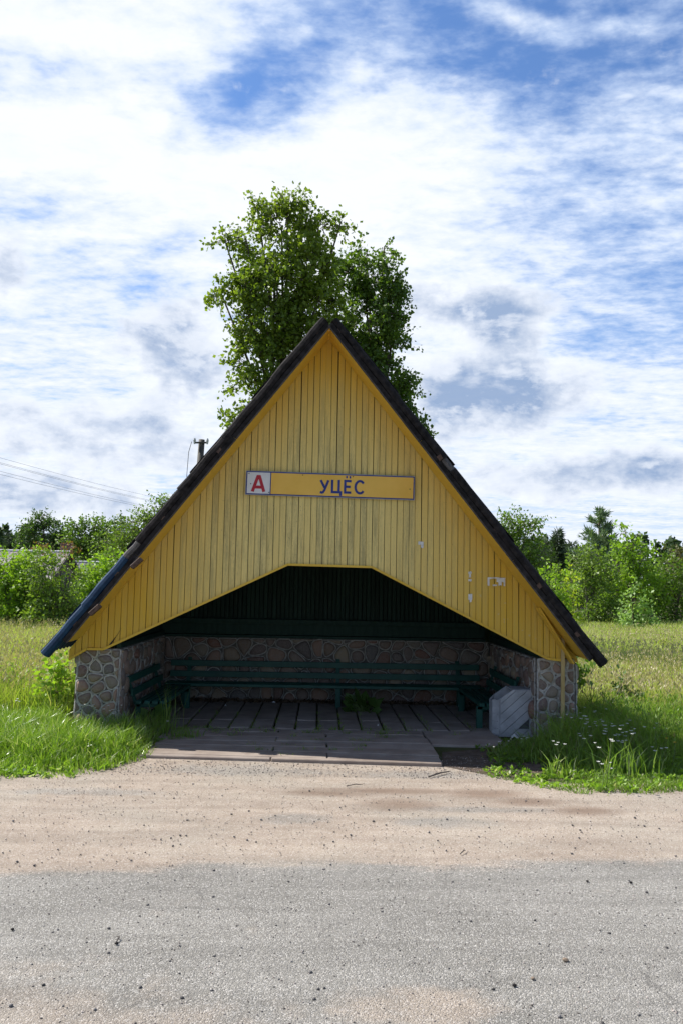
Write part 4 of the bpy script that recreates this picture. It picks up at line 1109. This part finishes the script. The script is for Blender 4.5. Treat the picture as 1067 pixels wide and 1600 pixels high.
# far forest that reads as one mass round the horizon
P, D = [], []
for k in range(420):
    a = rng.uniform(-.62, .62)+.02; d = rng.uniform(125, 175); x, y = d*math.sin(a), d*math.cos(a)
    h = rng.uniform(8.0, 10.5)+2.0*noise.noise(Vector((a*9, 0, 0))); n = 330
    f = rng.uniform(0, 1, n); r = 2.6*(1-f)**.6 if k % 3 else 3.0*np.sqrt(np.maximum(.05, 1-(f*1.1)**2))
    th_ = rng.uniform(0, 2*PI, n); rr_ = r*np.sqrt(rng.uniform(.2, 1, n))
    P.append(np.stack([x+rr_*np.cos(th_), y+rr_*np.sin(th_), f*h], 1)); D.append(unit(rng.normal(size=(n, 3))))
V, T_ = leaves(np.concatenate(P), np.concatenate(D), .75, .8)
tag(tri_mesh('forest', V, T_, leafmat('leaf_forest', (.045, .085, .035), (.09, .14, .055), .3, big=.05)), 'dark far forest along the horizon', 'forest', kind='stuff')

# ---- grass
def blades(x, y, h, wd, bend=.45, z=None, lean=None):
    n = len(x); z = np.zeros(n) if z is None else z
    a = rng.uniform(0, 2*PI, n); u = np.stack([np.cos(a), np.sin(a), np.zeros(n)], 1)
    b = rng.uniform(0, 2*PI, n); bd = np.stack([np.cos(b), np.sin(b), np.zeros(n)], 1)*(bend*rng.uniform(.2, 1.3, n))[:, None]
    if lean is not None: bd = bd+lean
    o = np.stack([x, y, z-.01], 1); H = h[:, None]; W = (wd*rng.uniform(.7, 1.3, n))[:, None]*.5
    up = np.array((0, 0, 1.))
    m = o+up*H*.55+bd*H*.28; t_ = o+up*H*(1-.25*np.minimum(1, np.linalg.norm(bd, axis=1)))[:, None]+bd*H
    V = np.stack([o-u*W, o+u*W, m-u*W*.8, m+u*W*.8, t_], 1).reshape(-1, 3)
    k = (np.arange(n)*5)[:, None]
    T_ = np.concatenate([k+np.array([[0, 1, 3]]), k+np.array([[0, 3, 2]]), k+np.array([[2, 3, 4]])], 1).reshape(-1, 3)
    return V, T_
def gzv(x, y): return np.array([gz(a, b) for a, b in zip(x, y)])
def inpoly(x, y, poly):
    c = np.zeros(len(x), bool)
    for i in range(len(poly)):
        (x0, y0), (x1, y1) = poly[i-1], poly[i]
        with np.errstate(divide='ignore', invalid='ignore'):
            c ^= ((y0 > y) != (y1 > y)) & (x < (x1-x0)*(y-y0)/(y1-y0+1e-12)+x0)
    return c
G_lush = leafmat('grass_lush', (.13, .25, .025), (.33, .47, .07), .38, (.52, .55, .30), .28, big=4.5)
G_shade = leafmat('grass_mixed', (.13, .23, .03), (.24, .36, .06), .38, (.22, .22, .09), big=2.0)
G_field = leafmat('grass_field', (.37, .46, .12), (.56, .60, .22), .45, (.60, .53, .30), big=.35)
G_fieldg = leafmat('grass_field_green', (.29, .40, .055), (.42, .50, .10), .45, (.42, .42, .18), big=.4)
lnz = lambda x, y, s: np.array([noise.noise(Vector((a*s, b*s, 0))) for a, b in zip(x, y)])
# left verge: dense, bright, ankle to shin high
Lp = [gr(*p) for p in ((-120, 1216), (0, 1218), (60, 1217), (110, 1216), (150, 1208), (195, 1198), (228, 1188), (238, 1170), (236, 1150))] + [(-1.85, 9.35), (-2.25, 9.45), (-2.9, 9.42), (-3.1, 10.0), (-8, 10.3), (-8, 7.3)]
n = 44000; x = rng.uniform(-6.2, -1.5, n); y = rng.uniform(7.1, 10.2, n); k = inpoly(x+rng.normal(0, .03, n), y+rng.normal(0, .03, n)+.22*lnz(x, y, 2.2)+.12*lnz(x, y, 7.0), Lp); x, y = x[k], y[k]
edge_ = np.clip((y-(7.35+.28*np.clip(x+2.6, 0, 1.2)))/.75, 0, 1)
h = (.06+.25*edge_*rng.uniform(.35, 1.15, len(x)))*(1+.5*lnz(x, y, 2.6)); h *= np.clip(((-1.62)-x)/.35, .35, 1)
k = rng.uniform(0, 1, len(x)) < .35+.65*edge_+.5*lnz(x, y, 4.0); x, y, h = x[k], y[k], h[k]
V, T_ = blades(x, y, h, .0115, .75)
tag(tri_mesh('verge_grass', V, T_, G_lush), 'lush bright grass on the verge left of the shelter', 'grass', kind='stuff')
# right verge: shaded rough grass with a lit low strip in front
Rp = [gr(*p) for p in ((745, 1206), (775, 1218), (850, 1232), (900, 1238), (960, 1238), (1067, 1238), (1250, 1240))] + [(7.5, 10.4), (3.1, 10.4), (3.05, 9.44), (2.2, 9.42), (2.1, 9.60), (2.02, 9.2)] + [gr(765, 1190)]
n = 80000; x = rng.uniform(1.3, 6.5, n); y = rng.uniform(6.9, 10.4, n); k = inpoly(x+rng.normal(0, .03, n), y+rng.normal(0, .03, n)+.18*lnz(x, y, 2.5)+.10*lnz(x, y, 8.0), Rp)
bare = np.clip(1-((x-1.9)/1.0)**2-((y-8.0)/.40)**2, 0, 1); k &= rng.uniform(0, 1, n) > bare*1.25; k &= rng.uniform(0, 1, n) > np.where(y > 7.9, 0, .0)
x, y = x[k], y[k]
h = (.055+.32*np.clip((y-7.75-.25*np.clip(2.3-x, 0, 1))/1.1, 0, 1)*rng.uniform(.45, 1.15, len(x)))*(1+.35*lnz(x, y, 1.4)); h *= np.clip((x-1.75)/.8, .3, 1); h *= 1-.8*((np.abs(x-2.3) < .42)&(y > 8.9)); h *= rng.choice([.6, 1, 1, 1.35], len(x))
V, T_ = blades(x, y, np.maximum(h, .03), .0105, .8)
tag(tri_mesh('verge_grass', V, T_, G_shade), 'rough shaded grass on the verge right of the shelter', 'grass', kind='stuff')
# low leafy weeds along both edges (clover, plantain)
def lowweeds(name, label, n, bx0, bx1, by0, by1, poly, m_, size, test=None):
    x = rng.uniform(bx0, bx1, n); y = rng.uniform(by0, by1, n); k = inpoly(x, y+.2*lnz(x, y, 2.2), poly)&(lnz(x, y, 5.0) > -.15)
    if test is not None: k &= test(x, y)
    x, y = x[k], y[k]; P = []; D = []
    for a, b in zip(x, y):
        q = rng.integers(4, 9); th_ = rng.uniform(0, 2*PI, q); el_ = rng.uniform(.05, 1.3, q)
        P.append(np.stack([np.full(q, a), np.full(q, b), rng.uniform(.003, .03, q)], 1)); D.append(np.stack([np.cos(th_), np.sin(th_), el_], 1))
    V, T_ = leaves(np.concatenate(P), np.concatenate(D), size, .5, .3)
    tag(tri_mesh(name, V, T_, m_), label, 'weeds', kind='stuff')
lowweeds('low_weeds', 'broad low weeds along the left gravel edge', 1100, -5.5, -1.5, 7.1, 8.3, Lp, leafmat('weed_leaf', (.18, .31, .035), (.32, .46, .08), .42, (.50, .55, .42)), .055, lambda x, y: y < 7.75+.35*np.clip(x+2.6, 0, 1.3)+rng.normal(0, .12, len(x)))
lowweeds('low_weeds', 'low bright weeds on the lit strip before the right verge', 1000, 1.4, 6.0, 6.9, 7.9, Rp, leafmat('weed_leaf_right', (.20, .36, .03), (.32, .48, .06), .45, (.50, .52, .32)), .045)
lowweeds('low_weeds', 'small weeds scattered over the bare soil patch', 420, 1.75, 3.4, 7.5, 9.4, [(1.2, 7.5), (3.4, 7.5), (3.4, 9.3), (1.2, 9.0)], L_mid, .045)
# joints of the paving
jx = []; 
for k in range(16): 
    n = rng.integers(10, 60); jx.append(np.stack([-2.12+.268*(k+1)+rng.normal(0, .012, n), rng.choice([9.85, 9.95, 10.15, 10.4, 10.9], n)+rng.normal(0, .12, n)], 1))
for k in range(44):
    n = rng.integers(8, 30); cx_, cy_ = rng.uniform(-1.75, 1.9), rng.choice([9.8, 9.58, 9.36, 9.1, 8.83, 8.57, 8.31], p=[.3, .2, .14, .12, .1, .08, .06])
    if cy_ < 9.2 and cx_ > 1.2: continue
    jx.append(np.stack([cx_+rng.normal(0, .05, n), cy_+rng.normal(0, .012, n)], 1))
for k in range(7):
    n = 40; jx.append(np.stack([rng.uniform(-1.7, -.6)+rng.normal(0, .07, n), 9.62+rng.normal(0, .10, n)], 1))
j = np.concatenate(jx)
V, T_ = blades(j[:, 0], j[:, 1], rng.uniform(.025, .085, len(j)), .008, .9, np.full(len(j), .02))
tag(tri_mesh('joint_grass', V, T_, G_shade), 'tufts of grass growing in the paving joints', 'grass', kind='stuff')
# tall tuft inside the left corner
def tuft(label, cx, cy, n, h, m_, spread=.12, wd=.009, bend=.5, group=None):
    x = cx+rng.normal(0, spread, n); y = cy+rng.normal(0, spread*.8, n)
    V, T_ = blades(x, y, h*rng.uniform(.4, 1.05, n), wd, bend)
    o = tri_mesh('grass_tuft', V-np.array((cx, cy, 0)), T_, m_); o.location = (cx, cy, 0); tag(o, label, 'grass tuft', group)
tuft('tall shaded grass tuft growing before the left bench', -1.90, 9.42, 300, .32, G_shade)
tuft('sparse tall grass stems with thin heads before the left bench', -1.72, 9.6, 30, .72, G_shade, .06, .007, .25)
tuft('small grass tuft at the left end of the paving', -1.5, 9.25, 150, .16, G_shade, .09)
tuft('bright long-bladed tuft in front of the right verge', 2.95, 7.75, 90, .42, G_lush, .12, .014, .6)
tuft('lone long-bladed tuft left of the white flowers on the right verge', 2.3, 7.7, 50, .26, G_lush, .07, .012, .7)

# meadow: tall grass, thinner with distance
def field(name, label, x0f, x1f, n, m_, hh, wdf, y0=10.0):
    u = rng.uniform(0, 1, n); y = y0*(42/y0)**u
    fx0, fx1 = x0f, x1f
    x = (fx0+(fx1-fx0)*rng.uniform(0, 1, n))*y
    ok = ~((np.abs(x-.1) < 3.15) & (y < 12.8))
    x, y = x[ok], y[ok]
    h = hh*rng.uniform(.5, 1.2, len(x))*(1+.45*lnz(x, y, .35)+.35*lnz(x, y, 1.3))
    if m_ is G_field: k = lnz(x+50, y, .28)+.5*lnz(x, y, 1.1) > -.16; x, y, h = x[k], y[k], h[k]
    V, T_ = blades(x, y, h, .006+.00075*y*wdf, .35, gzv(x, y))
    tag(tri_mesh(name, V, T_, m_), label, 'meadow grass', kind='stuff')
field('meadow_grass', 'pale dry-tipped meadow grass left of the shelter', -.56, -.18, 52000, G_field, .50, 1, 12.5)
field('meadow_grass', 'greener undergrowth in the meadow left of the shelter', -.56, -.18, 60000, G_fieldg, .42, 1)
field('meadow_grass', 'pale dry-tipped meadow grass right of the shelter', .16, .58, 52000, G_field, .38, 1, 12.0)
field('meadow_grass', 'greener undergrowth in the meadow right of the shelter', .16, .58, 60000, G_fieldg, .34, 1)
# seed heads
def heads(name, label, a0, a1, n, y0, y1, hh, m_):
    y = y0*(y1/y0)**rng.uniform(0, 1, n); x = (a0+(a1-a0)*rng.uniform(0, 1, n))*y; ok = ~((np.abs(x-.1) < 3.3) & (y < 12.8)); x, y = x[ok], y[ok]
    P = np.stack([x, y, gzv(x, y)+hh*rng.uniform(.75, 1.2, len(x))], 1); q = 3
    P = np.repeat(P, q, 0)+rng.normal(size=(len(x)*q, 3))*np.array((.012, .012, .03)); D = rng.normal(size=P.shape)*.35+np.array((0, 0, 1))
    V, T_ = leaves(P, D, .05, .35); V2, T2 = blades(x, y, P[::q, 2], .004, .12)
    V, T_ = join([(V, T_), (V2, T2)])
    tag(tri_mesh(name, V, T_, m_), label, 'grass heads', kind='stuff')
M_head = leafmat('seed_head', (.34, .30, .17), (.52, .45, .28), .3)
heads('seed_heads', 'pale seed heads over the left meadow', -.56, -.2, 9000, 10.2, 30, .55, M_head)
heads('seed_heads', 'pale seed heads over the right meadow', .2, .58, 9000, 10.4, 30, .48, M_head)
heads('seed_heads', 'fine seed heads in the shaded grass right of the pier', .29, .50, 900, 8.0, 10.3, .38, G_shade)

# white flowering weeds, one by one
M_pet = leafmat('white_petal', (.70, .71, .68), (.80, .80, .78), .25, tr_tint=(1, 1, 1))
M_stem = leafmat('weed_stem', (.10, .16, .04), (.16, .22, .07), .2)
M_ypet = leafmat('yellow_petal', (.75, .45, .03), (.85, .55, .05), .25, tr_tint=(1, 1, 1))
def flower(label, x, y, h, group, m_=None, heads_=4, sz=.019):
    t = empty('wildflower', label, 'wildflower', (x, y, 0), group)
    mb = MB(); P = []; D = []
    top = np.array((x+rng.uniform(-.05, .05), y+rng.uniform(-.05, .05), h*.6)); mb.tube([(x, y, 0), tuple(top)], [.004, .003], 4)
    for k in range(heads_):
        hm = MB()
        e = top+np.array((rng.uniform(-.11, .11), rng.uniform(-.08, .08), h*rng.uniform(.25, .42))); mb.tube([tuple(top), tuple((top+e)/2+np.array((0, 0, .01))), tuple(e)], [.0025, .002, .0015], 3)
        r = sz*rng.uniform(.7, 1.2); n_ = 7; vs = [tuple(e+np.array((0, 0, .004)))]
        for q in range(2*n_):
            a = PI*q/n_; rr_ = r*(1 if q % 2 else .62); vs.append((e[0]+rr_*math.cos(a), e[1]+rr_*math.sin(a), e[2]+.006+.006*(q % 2)))
        hm.add(vs, [(0, 1+q, 1+(q+1) % (2*n_)) for q in range(2*n_)]); hm.build('flower_head', m_ or M_pet, t)
    lv = rng.integers(6, 12); f = rng.uniform(.05, .8, (lv, 1)); p = np.array((x, y, 0))+(top-np.array((x, y, 0)))*f
    V, T_ = leaves(p, rng.normal(size=(lv, 3))*np.array((1, 1, .3))+np.array((0, 0, .2)), .07, .3)
    mb.build('stem', M_stem, t); tri_mesh('leaf', V, T_, M_mid_, t)
M_mid_ = L_mid
for (px, py) in ((905, 1145), (915, 1128), (925, 1120), (935, 1125), (945, 1135), (955, 1115), (968, 1122), (930, 1150), (945, 1150), (960, 1148), (975, 1168), (985, 1140), (990, 1165), (912, 1155),
                 (1000, 1125), (955, 1188), (925, 1190), (1012, 1150), (880, 1165), (970, 1150), (1035, 1165), (900, 1135), (940, 1110), (965, 1135)):
    gx_, gy_ = gr(px, py+46)
    flower('white umbel wildflower in the shaded grass right of the stone pier', gx_+rng.normal(0, .08), min(gy_, 10.2)+rng.normal(0, .12), .22+rng.uniform(0, .24), 'white wildflowers on the right verge')
for (px, py) in ((788, 1170), (795, 1165), (783, 1180), (815, 1160)):
    gx_, gy_ = gr(px, py+22); flower('spindly white-flowered weed growing before the grey litter bin', gx_, gy_, .22, 'weeds before the litter bin', None, 3, .012)
for (px, py, l_) in ((1048, 1165, 'orange-yellow wildflower in the right verge grass at the picture edge'), ):
    gx_, gy_ = gr(px, py+40); flower(l_, gx_, gy_, .3, None, M_ypet, 2, .02)
for (px, py) in ((158, 1103), (168, 1112), (150, 1098), (183, 1118), (160, 1112), (40, 1060), (52, 1075), (15, 1058), (30, 1095), (62, 1062)):
    gx_, gy_ = gr(px, py+44); flower('small white wildflower standing above the grass left of the shelter', gx_, min(gy_, 9.4 if px > 110 else 11), .36, 'white wildflowers on the left verge', None, 3, .017)
flower('white-headed dandelion clock at the paving corner by the left grass', *gr(248, 1163), .24, None, None, 1, .02)

# broad-leaved burdock under the back bench
def burdock(label, cx, cy, R_, n, hgt):
    t = empty('burdock', label, 'plant', (cx, cy, 0)); a = rng.uniform(0, 2*PI, n); e = rng.uniform(.1, .9, n)
    D = np.stack([np.cos(a)*R_, np.sin(a)*R_, e*hgt*2], 1); P = np.stack([cx+np.cos(a)*R_*.5, cy+np.sin(a)*R_*.3, e*hgt+.03], 1)
    V, T_ = leaves(P, D, .17, .75, .35); tri_mesh('leaf', V, T_, L_dark, t)
    mb = MB()
    for k in range(n): mb.tube([(cx, cy, 0), tuple((P[k]+np.array((cx, cy, 0)))/2+np.array((0, 0, .02))), tuple(P[k])], .004, 4)
    mb.tube([(cx, cy, 0), (cx-.02, cy, hgt*1.3), (cx-.05, cy-.02, hgt*2)], [.007, .005, .003], 5); mb.build('stem', M_stem, t)
burdock('broad-leaved dark weed growing through the floor before the back bench', .62, 11.2, .26, 40, .16)
burdock('dark leafy weed in the left corner before the short bench', -1.95, 9.75, .16, 18, .16)

# ------------------------------------------------------------------ small things on the ground
def pebbles(name, label, n, xr, yr, smin, smax, m_, z=.008, cond=None):
    ico = bmesh.new(); bmesh.ops.create_icosphere(ico, subdivisions=1, radius=1)
    bv = np.array([v.co[:] for v in ico.verts]); bf = np.array([[v.index for v in f.verts] for f in ico.faces]); ico.free()
    x = rng.uniform(*xr, n); y = rng.uniform(*yr, n)
    if cond is not None: k = cond(x, y); x, y = x[k], y[k]
    n = len(x); s = smin*(smax/smin)**(rng.uniform(0, 1, n)**2.2)
    sc = np.stack([s*rng.uniform(.7, 1.3, n), s*rng.uniform(.7, 1.3, n), s*rng.uniform(.45, .9, n)], 1)
    V = bv[None]*(1+rng.normal(0, .12, (n, 12, 1)))*sc[:, None]
    a = rng.uniform(0, 2*PI, n); ca, sa = np.cos(a)[:, None], np.sin(a)[:, None]
    V = np.stack([V[..., 0]*ca-V[..., 1]*sa+x[:, None], V[..., 0]*sa+V[..., 1]*ca+y[:, None], V[..., 2]+z+sc[:, 2:3]*.5], -1).reshape(-1, 3)
    T_ = (bf[None]+(np.arange(n)*12)[:, None, None]).reshape(-1, 3)
    tag(tri_mesh(name, V, T_, m_), label, 'stones', kind='stuff')
pebbles('loose_grit', 'fine loose grit over the road and the gravel verge', 15000, (-3.6, 4.0), (2.9, 8.0), .0018, .0055, M_peb)
pebbles('loose_stones', 'loose dark stones scattered over the near asphalt', 900, (-3.2, 3.6), (2.9, 7.2), .0035, .010, simple('dark_stones', (.07, .065, .065), (.18, .17, .165), 4, island=1.0))
pebbles('loose_stones', 'gravel crumbs swept along the paving edge', 2600, (-2.2, 1.9), (7.5, 8.5), .003, .008, M_peb, .006)
def stick(label, p, q, r, extra=()):
    mb = MB(); a, b = gr(*p), gr(*q); m_ = ((a[0]+b[0])/2, (a[1]+b[1])/2)
    mb.tube([(a[0], a[1], .012+r), (m_[0]+.01, m_[1]+.012, .02+r), (b[0], b[1], .012+r)], [r, r*1.1, r*.5], 6)
    for e in extra: mb.tube([(m_[0], m_[1], .02+r), (m_[0]+e[0], m_[1]+e[1], .025+r)], [r*.7, r*.3], 5)
    tag(mb.build('twig', M_dwood, None, 0, True), label, 'twig')
stick('forked dark stick lying on the gravel before the paving corner', (669, 1217), (703, 1208), .007, ((.09, .03), (-.05, -.035)))
stick('short dark twig on the gravel left of the forked stick', (541, 1231), (566, 1229), .004)
stick('tiny bent twig on the gravel in front of the asphalt edge', (718, 1338), (727, 1332), .003, ((.02, .04),))
stick('thin pale straw on the near asphalt', (182, 1478), (183, 1468), .003)
for i_, (px, py, l_) in enumerate(((883, 1505, 'pale grey pebble, largest on the right half of the road'), (803, 1545, 'dark pebble low on the road between two larger stones'), (832, 1534, 'grey pebble left of the palest one on the road'), (183, 1479, 'dark stone on the left half of the asphalt'),
                    (917, 1381, 'dark stone near the asphalt edge, left of its neighbour'), (985, 1383, 'dark stone near the asphalt edge at the right'), (20, 1457, 'flat dark stone by the left picture edge'))):
    bm = bmesh.new(); bmesh.ops.create_icosphere(bm, subdivisions=2, radius=.008 if i_ else .012)
    for v in bm.verts: v.co = Vector((v.co.x*1.25, v.co.y, v.co.z*.7))*(1+.25*noise.noise(v.co*90+Vector((i_*9, 0, 0))))
    me = bpy.data.meshes.new('stone'); bm.to_mesh(me); bm.free(); o = link_mesh('stone', me, M_stone if i_ in (0, 2) else M_slate)
    g_ = gr(px, py); o.location = (g_[0], g_[1], .016); tag(o, l_, 'stone')
# litter by the bin and under the bench
def litter(label, px, py, s, z=.0, zy=None):
    g_ = gr(px, py, z); mb = MB(); n = 9
    vs = [(g_[0]+math.cos(2*PI*k/n)*s*random.uniform(.5, 1.2), g_[1]+math.sin(2*PI*k/n)*s*random.uniform(.5, 1.2), z+.012+random.uniform(0, s*.8)) for k in range(n)]
    vs.append((g_[0], g_[1], z+.03+s*.6)); mb.add(vs, [(k, (k+1) % n, n) for k in range(n)])
    tag(mb.build('crumpled_litter', M_white), label, 'litter', 'bits of litter by the shelter')
litter('crumpled white bag in the grass before the litter bin, the larger left one', 803, 1155, .055)
litter('crumpled white scrap in the grass before the bin, at its right corner', 823, 1158, .04)
litter('tiny white scrap under the back bench, middle of the floor edge', 428, 1100, .022, .03)
litter('tiny white scrap under the back bench, left of the middle', 353, 1105, .02, .03)
litter('white fleck on the paving seam right of the middle', 590, 1136, .012, .035)
dl = MB()
P = np.stack([rng.uniform(-1.9, 2.3, 1500), 11.85+np.abs(rng.normal(0, .08, 1500))*-1+.2, rng.uniform(.035, .07, 1500)], 1)
V, T_ = leaves(P, rng.normal(size=(1500, 3))*np.array((1, 1, .3)), .045, .7)
tag(tri_mesh('dead_leaves', V, T_, leafmat('dead_leaf', (.06, .04, .025), (.14, .09, .05), .1)), 'dead leaves drifted along the foot of the back wall', 'dead leaves', kind='stuff')
